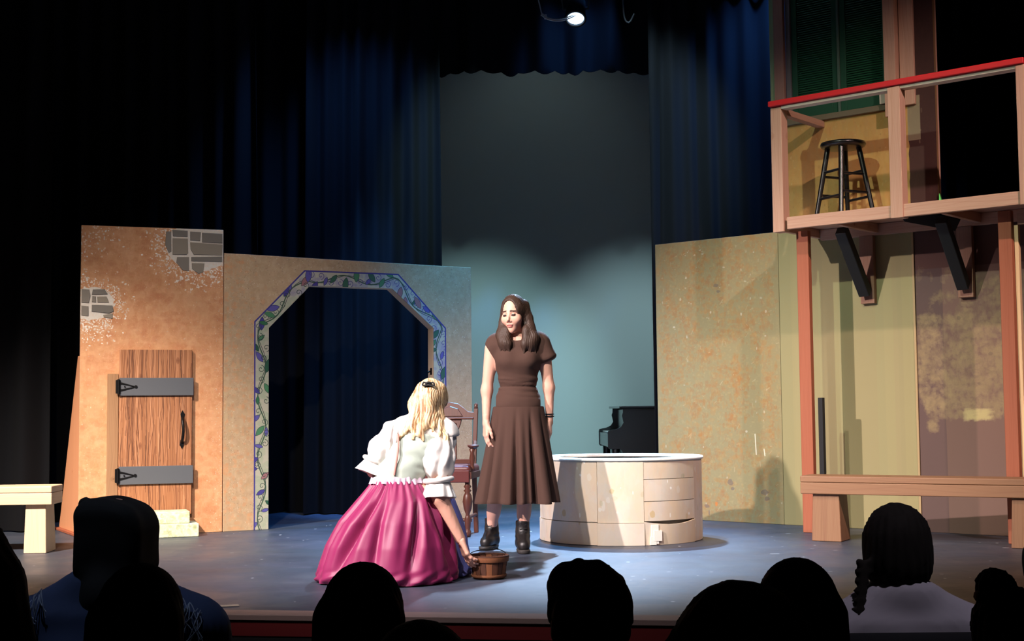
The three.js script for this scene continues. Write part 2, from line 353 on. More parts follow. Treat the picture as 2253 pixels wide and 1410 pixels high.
{
  const t = thing('scenery_flat', 'terracotta painted scenery flat with grey stone patches, behind the small plank door', 'scenery flat', [-3.31, 0, -10.43], 0.3375);
  const face = part('face_panel', panelUV(new RoundedBoxGeometry(F1W, F1H, 0.02, 1, 0.004).translate(F1W / 2, F1H / 2, -0.01), 0, F1W, 0, F1H), std({ map: flatTex1, roughness: 0.9 }), t);
  const stoneMats = [[128, 122, 116], [118, 114, 110], [138, 130, 120]].map((c) => std({ color: rgb(...c), roughness: 0.95 }));
  STONES.forEach((s, i) => part('stone', extrude(s, 0.007, 0.003).translate(0, 0, 0.0005), stoneMats[i % 3], face));
  part('frame', merge([boxAt(0, 0.06, 0, F1H, -0.06, -0.02), boxAt(F1W - 0.06, F1W, 0, F1H, -0.06, -0.02), boxAt(0.06, F1W - 0.06, F1H - 0.06, F1H, -0.06, -0.02), boxAt(0.06, F1W - 0.06, 0, 0.06, -0.06, -0.02), boxAt(0.06, F1W - 0.06, 1.2, 1.26, -0.06, -0.02)]), M.fir, t);
  const br = part('brace', extrude([[0, 0.02], [0.76, 0.02], [0.70, 0.12], [0.09, 1.38], [0, 1.38]], 0.02), std({ map: creamWoodT, color: rgb(236, 190, 164), roughness: 0.8 }), t, [0.005, 0, -0.06], [0, Math.PI * 0.5 + 0.17, 0]);
  part('brace_foot', boxAt(0, 0.8, 0, 0.02, -0.03, 0.09), M.firRed, t, [0.005, 0, -0.06], [0, Math.PI * 0.5 + 0.17, 0]);
}
const doorTex = canvas(720, 1600, (x, w, h) => {
  reseed(51); x.fillStyle = css([160, 106, 72]); x.fillRect(0, 0, w, h);
  for (let i = 0; i < 330; i++) {
    const px = rnd() * w, y0 = rnd() < 0.5 ? 0 : rnd() * h, y1 = Math.min(h, y0 + 200 + rnd() * 1300), c = [[84, 44, 26], [64, 32, 18], [190, 134, 98], [130, 80, 50], [204, 150, 116]][rnd() * 5 | 0];
    x.strokeStyle = css(c, 0.25 + rnd() * 0.5); x.lineWidth = 1 + rnd() * 7;
    const k = rnd() * 9, am = 4 + rnd() * 12; x.beginPath();
    for (let y = y0; y <= y1; y += 26) x.lineTo(px + nz(px / 90 + 3, y / 240, k) * am * 2, y);
    x.stroke();
  }
  for (let i = 0; i < 7; i++) { const px = rnd() * w, py = rnd() * h; for (let r = 34; r > 3; r -= 5) { x.strokeStyle = css([88, 46, 28], 0.5); x.lineWidth = 2; x.beginPath(); x.ellipse(px, py, r * 0.4, r, 0, 0, 6.3); x.stroke(); } }
});
{
  const t = thing('plank_door', 'small wood grained door with two grey straps, on the terracotta flat', 'door', [-3.31, 0, -10.43], 0.3375);
  part('panel', panelUV(new RoundedBoxGeometry(0.55, 1.275, 0.035, 1, 0.004).translate(0.5635, 0.7875, 0.022), 0.288, 0.838, 0.15, 1.425), std({ map: doorTex, roughness: 0.65 }), t);
  for (const y of [1.138, 0.458]) {
    const s = part('strap', box(0.558, 0.138, 0.016, 0.003).translate(0.569, y, 0.049), M.strap, t);
    part('hinge', merge([
      boxAt(0.262, 0.298, y - 0.052, y + 0.052, 0.05, 0.066, 0.003), rod([0.283, y - 0.058, 0.066], [0.283, y + 0.058, 0.066], 0.009),
      extrude([[0.297, y + 0.034], [0.31, y + 0.032], [0.40, y + 0.006], [0.40, y - 0.001], [0.31, y + 0.018], [0.297, y + 0.018]], 0.005, 0.001).translate(0, 0, 0.058),
      extrude([[0.297, y - 0.034], [0.297, y - 0.018], [0.31, y - 0.018], [0.40, y + 0.0], [0.40, y - 0.008], [0.31, y - 0.032]], 0.005, 0.001).translate(0, 0, 0.058),
      new THREE.CylinderGeometry(0.012, 0.012, 0.006, 12).rotateX(Math.PI / 2).translate(0.412, y, 0.06), rod([0.33, y, 0.058], [0.33, y, 0.064], 0.006)]), M.iron, s);
  }
  part('handle', merge([tube([[0.766, 0.90, 0.045], [0.764, 0.87, 0.075], [0.768, 0.80, 0.09], [0.764, 0.735, 0.078], [0.762, 0.705, 0.045]], 0.011, 28, 8),
    extrude([[0.766, 0.955], [0.782, 0.925], [0.776, 0.885], [0.756, 0.885], [0.75, 0.925]], 0.008).translate(0, 0, 0.04), extrude([[0.762, 0.655], [0.746, 0.685], [0.752, 0.725], [0.772, 0.725], [0.778, 0.685]], 0.008).translate(0, 0, 0.04)]), M.iron, t);
  part('hinge_post', boxAt(0.203, 0.286, 0.13, 1.24, 0.001, 0.03), std({ map: woodTexture(15, [156, 118, 88], [104, 74, 52], [180, 142, 110], 4), roughness: 0.9 }), t);
}
const stepTex = canvas(512, 256, (x, w, h) => { reseed(61); x.fillStyle = css([214, 218, 196]); x.fillRect(0, 0, w, h); sponge(x, w, h, 1800, [[236, 240, 226], [150, 164, 120], [190, 196, 160], [226, 222, 176]], 2, 14, 0.3); });
const stepMat = std({ map: tiled(stepTex, 1.6, 3), roughness: 0.85 });
tag(part('step_block', boxAt(0.27, 0.862, 0, 0.1, 0.05, 0.36, 0.008), stepMat, scene, [-3.31, 0, -10.43], [0, 0.3375, 0]), 'pale mottled lower step block under the small plank door', 'step', 'steps under the plank door');
tag(part('step_block', boxAt(0.25, 0.80, 0.1, 0.19, 0.062, 0.3, 0.008), stepMat, scene, [-3.31, 0, -10.43], [0, 0.3375, 0]), 'pale mottled upper step block lying on the lower one at the plank door', 'step', 'steps under the plank door');

const archTex = canvas(2048, 2032, (x, w, h) => {
  reseed(71);
  const U = 2.2, H = 2.2, X = (u) => u / U * w, Y = (v) => (1 - v / H) * h;
  x.fillStyle = css([186, 158, 128]); x.fillRect(0, 0, w, h);
  sponge(x, w, h, 9000, [[176, 146, 116], [198, 172, 142], [166, 138, 110], [204, 182, 156]], 5, 26, 0.15);
  sponge(x, w, h, 26000, [[214, 204, 190], [120, 102, 84], [136, 116, 98], [228, 218, 204]], 1, 3.4, 0.45, (a, b) => 0.5 + nz(a / 120, b / 120) * 0.7);
  sponge(x, w, h, 5000, [[206, 140, 96], [214, 152, 108]], 4, 20, 0.22, (a) => Math.max(0, 1 - a / (w * 0.17)));
  const outer = [[0.253, 0], [0.253, 1.658], [0.673, 2.085], [1.507, 2.088], [1.948, 1.64], [1.948, 0]], inner = [[0.37, 0], [0.37, 1.61], [0.722, 1.965], [1.452, 1.965], [1.835, 1.638], [1.835, 0]];
  const path = (l) => l.forEach(([a, b], i) => x[i ? 'lineTo' : 'moveTo'](X(a), Y(b)));
  x.fillStyle = css([178, 176, 162]); x.beginPath(); path(outer); [...inner].reverse().forEach(([a, b]) => x.lineTo(X(a), Y(b))); x.fill();
  // walk along the middle of the band
  const mid = outer.map(([a, b], i) => [(a + inner[i][0]) / 2, (b + inner[i][1]) / 2]), seg = []; let L = 0;
  for (let i = 0; i < 5; i++) { const l = Math.hypot(mid[i + 1][0] - mid[i][0], mid[i + 1][1] - mid[i][1]); seg.push([L, l]); L += l; }
  const along = (s, off) => { let i = 0; while (i < 4 && s > seg[i][0] + seg[i][1]) i++; const t = (s - seg[i][0]) / seg[i][1], [ax, ay] = mid[i], [bx, by] = mid[i + 1], l = seg[i][1]; return [X(ax + (bx - ax) * t - (by - ay) / l * off), Y(ay + (by - ay) * t + (bx - ax) / l * off)]; };
  x.save(); x.beginPath(); path(outer); [...inner].reverse().forEach(([a, b]) => x.lineTo(X(a), Y(b))); x.clip();
  for (let s = 0; s < L; s += 0.02) { const [px, py] = along(s, (rnd() - 0.5) * 0.1); x.fillStyle = css(s > 2.0 ? [140, 134, 168] : [150, 164, 142], 0.4); blob(x, px, py, 14 + rnd() * 20); }
  const leaf = (s, o, a, len, c) => { const [px, py] = along(s, o); x.save(); x.translate(px, py); x.rotate(a); x.beginPath(); x.moveTo(0, 0); x.quadraticCurveTo(len * 0.45, -len * 0.42, len, 0); x.quadraticCurveTo(len * 0.45, len * 0.42, 0, 0); x.fillStyle = css(c); x.fill(); x.strokeStyle = css([34, 44, 52], 0.9); x.lineWidth = 3; x.stroke(); x.restore(); };
  for (const k of [0, 1]) { x.strokeStyle = css(k ? [60, 86, 70] : [48, 56, 62]); x.lineWidth = k ? 9 : 4; x.beginPath(); for (let s = 0; s < L; s += 0.01) { const [px, py] = along(s, 0.034 * Math.sin(s * 13 + k * 0.5)); x[s ? 'lineTo' : 'moveTo'](px, py); } x.stroke(); }
  const cols = [[46, 106, 74], [38, 84, 66], [70, 126, 92], [64, 58, 138], [150, 104, 112], [88, 84, 160], [52, 96, 80]];
  for (let s = 0.06; s < L; s += 0.085) {
    const far = s > 2.1;
    leaf(s, 0.036 * Math.sin(s * 13 + 1.2), rnd() * 6.28, 60 + rnd() * 60, cols[(far ? 2 + rnd() * 5 : rnd() * 6) | 0]);
    const [px, py] = along(s + 0.03, (rnd() - 0.5) * 0.08); x.strokeStyle = css(far ? [74, 66, 130] : [44, 62, 60]); x.lineWidth = 4; x.beginPath(); const sp = rnd() < 0.5 ? 1 : -1; for (let a = 0; a < 8; a += 0.3) x.lineTo(px + Math.cos(a * sp) * (4 + a * 3.2), py + Math.sin(a * sp) * (4 + a * 3.2)); x.stroke();
  }
  x.restore();
  x.strokeStyle = css([62, 56, 134]); x.lineWidth = 11; x.beginPath(); path(outer); x.stroke();
  sponge(x, w, h, 600, [[50, 46, 100], [150, 140, 170]], 2, 6, 0.5, (a, b) => (Math.abs(a - X(0.253)) < 9 && b > Y(1.66) ? 1 : 0));
});
{
  const t = thing('arch_flat', 'beige speckled scenery flat with a vine bordered archway opening', 'scenery flat', [-2.284, 0, -10.79], 0.5);
  const IN = [[0.37, 0], [0.37, 1.61], [0.722, 1.965], [1.452, 1.965], [1.835, 1.638], [1.835, 0]];
  part('face_panel', panelUV(extrude([[0, 0], ...IN, [2.2, 0], [2.2, 2.175], [0, 2.2]], 0.014, 0.002).translate(0, 0, -0.014), 0, 2.2, 0, 2.2), std({ map: archTex, roughness: 0.9 }), t);
  const OUT = [[0.345, 0], [0.345, 1.62], [0.712, 1.99], [1.462, 1.99], [1.86, 1.65], [1.86, 0]];
  part('arch_lining', extrude([...OUT, ...[...IN].reverse()], 0.1, 0.002).translate(0, 0, -0.116), std({ color: rgb(214, 188, 160), roughness: 0.85 }), t);
  part('frame', merge([boxAt(0, 0.06, 0, 2.16, -0.06, -0.016), boxAt(2.14, 2.2, 0, 2.16, -0.06, -0.016), boxAt(0.06, 2.14, 2.1, 2.16, -0.06, -0.016), boxAt(0.06, 0.34, 0, 0.06, -0.06, -0.016), boxAt(1.87, 2.14, 0, 0.06, -0.06, -0.016)]), M.fir, t);
  part('latch', merge([box(0.02, 0.06, 0.03, 0.004).translate(1.84, 1.27, -0.05), rod([1.83, 1.27, -0.05], [1.8, 1.262, -0.05], 0.008)]), M.iron, t);
}

// ---------------------------------------------------------------- benches
function bench(label, L, pos, turn, mat, legAt, h, legW, top = 0.045, apron = 0.125) {
  const t = thing('plank_bench', label, 'bench', pos, turn, 'plank benches');
  part('seat', merge([boxAt(0, L, h - top, h, -0.28, 0, 0.008)]), mat, t);
  part('apron', boxAt(0, L, h - apron, h - top, -0.035, -0.003, 0.006), mat, t);
  part('apron', boxAt(0, L, h - apron, h - top, -0.277, -0.245, 0.006), mat, t);
  for (const x of [0.002, L - 0.032]) part('end_board', boxAt(x, x + 0.03, h - apron, h - top, -0.246, -0.034, 0.004), mat, t);
  for (const x of legAt) {
    const g = box(legW, h - top, 0.2, 0.006, 1), p = g.attributes.position;
    for (let i = 0; i < p.count; i++) { const k = (0.5 - p.getY(i) / (h - top)); p.setX(i, p.getX(i) * (1 + 0.16 * k)); p.setZ(i, p.getZ(i) + (p.getZ(i) > 0 ? 0.01 * k : -0.03 * k)); }
    part('leg', g.translate(x + legW / 2, (h - top) / 2, -0.14), mat, t);
  }
  return t;
}
bench('long brown plank bench in front of the right balcony posts', 3.2, [2.0, 0, -9.58], -0.5, M.bench, [0.08, 1.4, 2.75], 0.452, 0.18);
bench('cream plank bench at the far left edge of the stage', 1.9, [-5.0, 0, -9.1], 0.06, M.cream, [0.25, 1.72], 0.45, 0.13);

// ---------------------------------------------------------------- right: yellow wall, balcony
const WP = [2.25, 0, -10.85], WR = -0.71;
const wallTex = canvas(2048, 1224, (x, w, h) => {
  reseed(81);
  const s = w / 3.93, X = (u) => (u + 1.33) * s, Y = (v) => (1 - v / 2.35) * h;
  x.fillStyle = css([154, 146, 106]); x.fillRect(0, 0, w, h);
  // roller bands on the plain panel
  for (let u = -0.13; u < 1.01; u += 0.07 + rnd() * 0.1) { x.fillStyle = css([[162, 152, 110], [148, 142, 102], [154, 140, 102], [150, 146, 108]][rnd() * 4 | 0], 0.35); x.fillRect(X(u), 0, (0.06 + rnd() * 0.1) * s, h); }
  x.save(); x.beginPath(); x.rect(0, 0, X(-0.13), h); x.clip();
  x.fillStyle = css([146, 136, 100]); x.fillRect(0, 0, X(-0.13), h);
  const inA = (a, b) => { const q = Math.min(a / 60, (X(-0.13) - a) / 70, 1); return Math.max(0, q) * (0.45 + 0.9 * nz(a / 90, b / 110, 5)); };
  sponge(x, X(-0.13), h, 12000, [[164, 116, 66], [154, 110, 70], [170, 128, 78]], 2, 13, 0.2, inA);
  sponge(x, X(-0.13), h, 12000, [[112, 116, 94], [124, 122, 98], [104, 104, 94]], 2, 12, 0.2, (a, b) => inA(a + 900, b + 300) * 0.9);
  sponge(x, X(-0.13), h, 9000, [[170, 156, 112], [158, 144, 100]], 1.5, 6, 0.2, () => 0.6);
  sponge(x, X(-0.13), h, 700, [[222, 218, 206], [206, 206, 200]], 1.5, 6, 0.35, (a, b) => Math.max(0, nz(a / 34, b / 34, 9)) * 1.2 * (b < h * 0.4 ? 1 : 0.4));
  for (let i = 0; i < 900; i++) { const a = rnd() * X(-0.13), b = rnd() * h; if (rnd() > inA(a, b)) continue; x.strokeStyle = css([[210, 196, 160], [150, 112, 70], [120, 120, 104]][rnd() * 3 | 0], 0.3); x.lineWidth = 1 + rnd() * 3; x.beginPath(); x.moveTo(a, b); x.lineTo(a + (rnd() - 0.3) * 26, b - rnd() * 22); x.stroke(); }
  for (const [u, v, r] of [[-0.3, 0.25, 15], [-0.62, 0.32, 13], [-0.72, 1.95, 11], [-0.85, 0.12, 10]]) { x.fillStyle = css([104, 94, 92], 0.55); blob(x, X(u), Y(v), r); blob(x, X(u + 0.02), Y(v - 0.05), r * 0.7); }
  x.fillStyle = css([196, 118, 58], 0.8); blob(x, X(-0.76), Y(0.14), 9);
  for (const [u, v, l] of [[-0.38, 0.72, 0.17], [-0.3, 0.6, 0.06]]) { x.strokeStyle = css([222, 218, 200], 0.85); x.lineWidth = 5; x.beginPath(); x.moveTo(X(u), Y(v)); x.lineTo(X(u + 0.008), Y(v - l)); x.stroke(); }
  x.restore();
  // brown panel with dry brushed yellow over it
  x.fillStyle = css([118, 92, 82]); x.fillRect(X(1.013), 0, w, h);
  x.fillStyle = css([98, 78, 74]); x.fillRect(X(1.013), 0, X(1.23) - X(1.013), h);
  x.fillStyle = css([94, 66, 60]); x.fillRect(X(1.02), 0, w, Y(1.95));
  const edge = (u) => 0.84 + 0.20 * Math.max(0, 1 - Math.abs(u - 1.02) / 0.09) + (u > 1.62 ? (u - 1.62) * 0.8 : 0) + 0.012 * nz(u * 90, 2) + (u > 1.09 && u < 1.16 ? -0.1 : 0);
  for (let i = 0; i < 26000; i++) {
    const u = 1.02 + rnd() * 1.6, v = 0.7 + rnd() * 1.35; if (v < edge(u) || v > 1.92 + 0.12 * nz(u * 8, 1)) continue;
    if (rnd() > (v > 1.6 ? 0.12 : 0.55) + 0.7 * nz(u * 6, v * 8, 2)) continue;
    x.fillStyle = css([[150, 136, 98], [138, 124, 92], [158, 142, 104], [128, 110, 84]][rnd() * 4 | 0], 0.16);
    blob(x, X(u), Math.min(Y(v), Y(edge(u)) - 6), 3 + rnd() * 11, 0.7);
  }
  for (let i = 0; i < 260; i++) { x.fillStyle = css([182, 166, 114], 0.2); x.save(); x.translate(X(1.35 + rnd() * 0.19), Y(0.86 + rnd() * 0.07 - 0.02)); x.rotate(-0.13); x.fillRect(0, 0, 6 + rnd() * 26, 3 + rnd() * 14); x.restore(); }
  sponge(x, w, h, 900, [[100, 84, 72], [112, 98, 80]], 2, 9, 0.35, (a, b) => (a > X(1.1) && b > Y(1.75) && b < Y(0.95) ? Math.max(0, nz(a / 30, b / 30, 3)) : 0));
});
const upperTex = canvas(1024, 1024, (x, w, h) => {
  reseed(82);
  const X = (u) => (u + 0.154) / 1.376 * w, Y = (v) => (1 - (v - 2.35) / 2.25) * h;
  x.fillStyle = css([188, 148, 84]); x.fillRect(0, 0, w, h);
  sponge(x, w, h, 4000, [[178, 132, 72], [196, 160, 98], [170, 150, 96], [190, 140, 84]], 5, 26, 0.15);
  sponge(x, w, h, 900, [[206, 186, 140], [150, 112, 66]], 1.5, 6, 0.25);
  x.fillStyle = css([70, 44, 40]); x.beginPath(); x.moveTo(w, 0); x.lineTo(X(1.0), 0); for (let v = 4.6; v > 2.3; v -= 0.03) x.lineTo(X(1.005 + 0.012 * nz(v * 14, 3)), Y(v)); x.lineTo(w, h); x.fill();
  sponge(x, w, h, 900, [[58, 36, 34], [84, 56, 48]], 3, 14, 0.2, (a) => (a > X(1.02) ? 1 : 0));
  x.fillStyle = css([150, 140, 112], 0.9); x.fillRect(X(1.0), Y(3.27), X(1.1) - X(1.0), Y(2.93) - Y(3.27)); sponge(x, w, h, 500, [[150, 140, 112]], 3, 9, 0.4, (a, b) => (a > X(1.0) && a < X(1.12) && b > Y(3.27) && b < Y(2.88) ? 1 : 0));
});
{
  const t = thing('wall_flat', 'mottled yellow and brown scenery wall below and behind the balcony', 'scenery wall', WP, WR);
  const mat = std({ map: wallTex, roughness: 0.9 });
  for (const [a, b, z] of [[-1.33, -0.132, 0], [-0.128, 1.008, 0.004], [1.014, 2.6, -0.003]]) {
    part('wall_panel', panelUV(new RoundedBoxGeometry(b - a, 2.345, 0.03, 1, 0.004).translate((a + b) / 2, 1.1725, -0.015 + z), -1.33, 2.6, 0, 2.35), mat, t);
  }
  part('batten', boxAt(1.004, 1.022, 0, 2.25, 0.001, 0.012), std({ color: rgb(176, 152, 112) }), t);
  const um = std({ map: upperTex, roughness: 0.9 });
  const up = (a, b, y0, y1) => panelUV(new THREE.BoxGeometry(b - a, y1 - y0, 0.03).translate((a + b) / 2, (y0 + y1) / 2, -0.015), -0.154, 1.222, 2.35, 4.6);
  part('upper_panel', merge([up(-0.154, 1.222, 2.35, 3.2), up(0.86, 1.222, 3.2, 4.6), up(-0.154, 0.86, 4.5, 4.6)]), um, t);
  part('frame', merge([boxAt(-1.3, 1.2, 2.27, 2.33, -0.08, -0.03), boxAt(-1.33, -1.27, 0, 2.34, -0.08, -0.03), boxAt(1.15, 1.21, 2.35, 4.6, -0.09, -0.03), boxAt(-0.15, -0.1, 2.35, 4.6, -0.09, -0.03)]), M.fir, t);
}
{
  const t = thing('shuttered_window', 'dark green louvred shutters in a wooden frame above the balcony', 'window', WP, WR);
  const gm = std({ color: rgb(29, 88, 59), roughness: 0.6 }), dark = std({ color: rgb(26, 80, 58), roughness: 0.7 });
  const mullion = std({ color: rgb(84, 110, 98), roughness: 0.7 });
  part('left_stud', boxAt(-0.108, -0.02, 3.2, 4.55, 0.001, 0.04), std({ map: woodT, color: rgb(214, 206, 214) }), t);
  part('edge_strip', boxAt(-0.154, -0.112, 3.2, 4.55, 0.0, 0.025), std({ color: rgb(150, 172, 130) }), t);
  part('right_stud', boxAt(0.862, 0.955, 3.12, 4.55, 0.001, 0.09), M.fir, t);
  part('right_board', boxAt(0.962, 1.075, 3.2, 4.55, 0.001, 0.03), M.fir, t);
  part('sill', boxAt(-0.02, 0.862, 3.19, 3.235, -0.04, 0.03), std({ color: rgb(112, 104, 84) }), t);
  part('sill_end', boxAt(0.80, 0.86, 3.235, 3.31, -0.01, 0.05), M.pale, t);
  part('recess_board', boxAt(-0.02, 0.862, 3.2, 4.55, -0.085, -0.07, 0.002), gm, t);
  part('jamb', boxAt(-0.02, 0.02, 3.235, 4.55, -0.07, 0.0, 0.002), std({ color: rgb(112, 112, 116) }), t);
  for (const [a, b] of [[0.02, 0.425], [0.445, 0.85]]) {
    const s = part('shutter', merge([boxAt(a, a + 0.05, 3.245, 4.5, -0.05, -0.02), boxAt(b - 0.05, b, 3.245, 4.5, -0.05, -0.02), boxAt(a + 0.05, b - 0.05, 3.245, 3.33, -0.05, -0.02), boxAt(a + 0.05, b - 0.05, 4.42, 4.5, -0.05, -0.02)]), dark, t);
    const sl = []; for (let y = 3.34; y < 4.42; y += 0.0185) sl.push(new THREE.BoxGeometry(b - a - 0.104, 0.021, 0.004).rotateX(-0.75).translate((a + b) / 2, y, -0.035));
    part('slats', merge(sl), gm, s).userData.kind = 'stuff';
  }
  part('mullion', boxAt(0.425, 0.445, 3.24, 4.5, -0.05, -0.008, 0.003), mullion, t);
}
{
  const t = thing('balcony', 'raised wooden balcony on posts with a red handrail, at the right', 'balcony', WP, WR);
  part('deck', boxAt(0.22, 2.9, 2.322, 2.34, 0.002, 0.655), M.fir, t);
  part('front_beam', boxAt(0.345, 2.9, 2.255, 2.345, 0.66, 0.70), M.fir, t);
  part('side_beam', boxAt(0.225, 0.265, 2.255, 2.32, 0.002, 0.6), M.fir, t);
  part('back_beam', boxAt(0.27, 2.9, 2.235, 2.32, 0.005, 0.045), M.fir, t);
  for (const u of [0.72, 1.52, 2.1]) part('joist', boxAt(u, u + 0.04, 2.25, 2.32, 0.05, 0.655), M.fir, t);
  part('railing_post', boxAt(0.226, 0.318, 2.24, 3.185, 0.605, 0.70, 0.005), M.fir, t);
  part('railing_post', boxAt(1.175, 1.268, 2.25, 3.185, 0.622, 0.715, 0.005), M.fir, t);
  part('railing_post', boxAt(2.085, 2.178, 2.25, 3.185, 0.622, 0.715, 0.005), M.fir, t);
  part('handrail', boxAt(0.222, 2.145, 3.19, 3.232, 0.64, 0.73, 0.006), M.redRail, t);
  part('under_rail', boxAt(0.32, 2.14, 3.165, 3.19, 0.62, 0.705, 0.004), M.pale, t);
  part('side_rail', boxAt(0.245, 0.31, 3.135, 3.185, 0.0, 0.60, 0.004), std({ map: woodT, color: rgb(226, 222, 216) }), t);
  part('support_post', boxAt(0.325, 0.424, 0, 2.255, 0.48, 0.53, 0.006), M.firRed, t);
  part('support_post', boxAt(1.862, 1.955, 0, 2.25, 0.48, 0.53, 0.006), M.firRed, t);
  part('post_board', boxAt(1.957, 1.985, 0, 2.15, 0.45, 0.49, 0.004), std({ map: creamWoodT, color: rgb(255, 250, 226) }), t);
  part('end_beam', boxAt(1.985, 2.9, 2.15, 2.25, 0.46, 0.50), M.fir, t);
  for (const [u, y] of [[0.63, 1.73], [1.4, 1.73]]) {
    const b = part('bracket_board', boxAt(u - 0.03, u + 0.085, y - 0.015, 2.235, 0.006, 0.05), std({ map: woodT, color: rgb(196, 186, 180) }), t);
    part('bracket', bar([u + 0.055, 2.235, 0.5], [u + 0.03, y + 0.06, 0.085], 0.085, 0.085, 0.008), M.blackPaint, t);
  }
  part('bracket', bar([1.2, 2.30, 0.52], [1.44, 2.24, 0.2], 0.06, 0.1, 0.006), M.blackPaint, t);
}
tag(part('black_board', boxAt(0.44, 0.478, 0, 1.0, 0.43, 0.468, 0.003), M.blackPaint, scene, WP, [0, WR, 0]), 'narrow black board upright behind the left balcony post', 'board');
tag(part('green_wedge', extrude([[0, 0], [0.062, 0], [0.008, 0.16]], 0.02), std({ color: rgb(120, 236, 120), roughness: 0.6 }), scene, [WP[0] + 0.758 * 1.23, 2.342, WP[2] + 0.652 * 1.23], [0, WR, 0]), 'small bright green wedge at the back edge of the balcony', 'wedge');
{
  const u = 0.63, w = 0.33, c = Math.cos(WR), s = Math.sin(WR);
  const t = thing('bar_stool', 'round black wooden bar stool standing on the balcony', 'stool', [WP[0] + u * c + w * s, 2.34, WP[2] - u * s + w * c], WR + 0.35);
  part('seat', lathe([[0, 0.535], [0.14, 0.535], [0.162, 0.545], [0.17, 0.562], [0.165, 0.577], [0.14, 0.583], [0, 0.578]], 36), M.blackGloss, t);
  for (let k = 0; k < 4; k++) {
    const a = k * Math.PI / 2, ca = Math.cos(a), sa = Math.sin(a);
    part('leg', rod([ca * 0.215, 0, sa * 0.215], [ca * 0.115, 0.54, sa * 0.115], 0.017, 0.021), M.blackGloss, t);
    const b = a + Math.PI / 2, r = (y) => 0.215 - 0.1 * y / 0.54, at = (q, y) => [Math.cos(q) * r(y), y, Math.sin(q) * r(y)];
    for (const y of k % 2 ? [0.16, 0.36] : [0.19, 0.33]) part('rung', rod(at(a, y), at(b, y), 0.0105), M.blackGloss, t);
  }
}
// ---------------------------------------------------------------- stage wings at the right, piano
{
  const t = thing('upright_piano', 'black upright piano in side view before the pale backdrop', 'piano', [1.62, 0, -13.3], 0);
  const prof = [[-0.55, 0.94], [-0.55, 0.90], [-0.56, 0.87], [-0.545, 0.80], [-0.57, 0.76], [-0.62, 0.735], [-0.66, 0.73], [-0.695, 0.72], [-0.70, 0.70], [-0.70, 0.56], [-0.685, 0.545], [-0.58, 0.545], [-0.56, 0.52], [-0.56, 0.06], [-0.6, 0.02], [0.02, 0.02], [0.02, 0.94]];
  for (const z of [-0.03, -1.4]) part('side_panel', extrude(prof, 0.03), M.blackGloss, t, [0, 0, z]);
  part('case', boxAt(-0.5, 0.015, 0.05, 0.93, -1.37, -0.03), M.blackGloss, t);
  part('lid', boxAt(-0.585, 0.03, 0.94, 0.962, -1.42, 0.02, 0.006), M.blackGloss, t);
  part('key_bed', boxAt(-0.69, -0.5, 0.56, 0.69, -1.37, -0.03), M.blackGloss, t);
  part('keys', boxAt(-0.66, -0.52, 0.69, 0.705, -1.36, -0.04, 0.002), std({ color: rgb(226, 224, 216), roughness: 0.4 }), t);
  for (const z of [-0.05, -1.38]) part('foot', rod([-0.62, 0, z], [-0.62, 0.545, z], 0.03, 0.04), M.blackGloss, t);
}
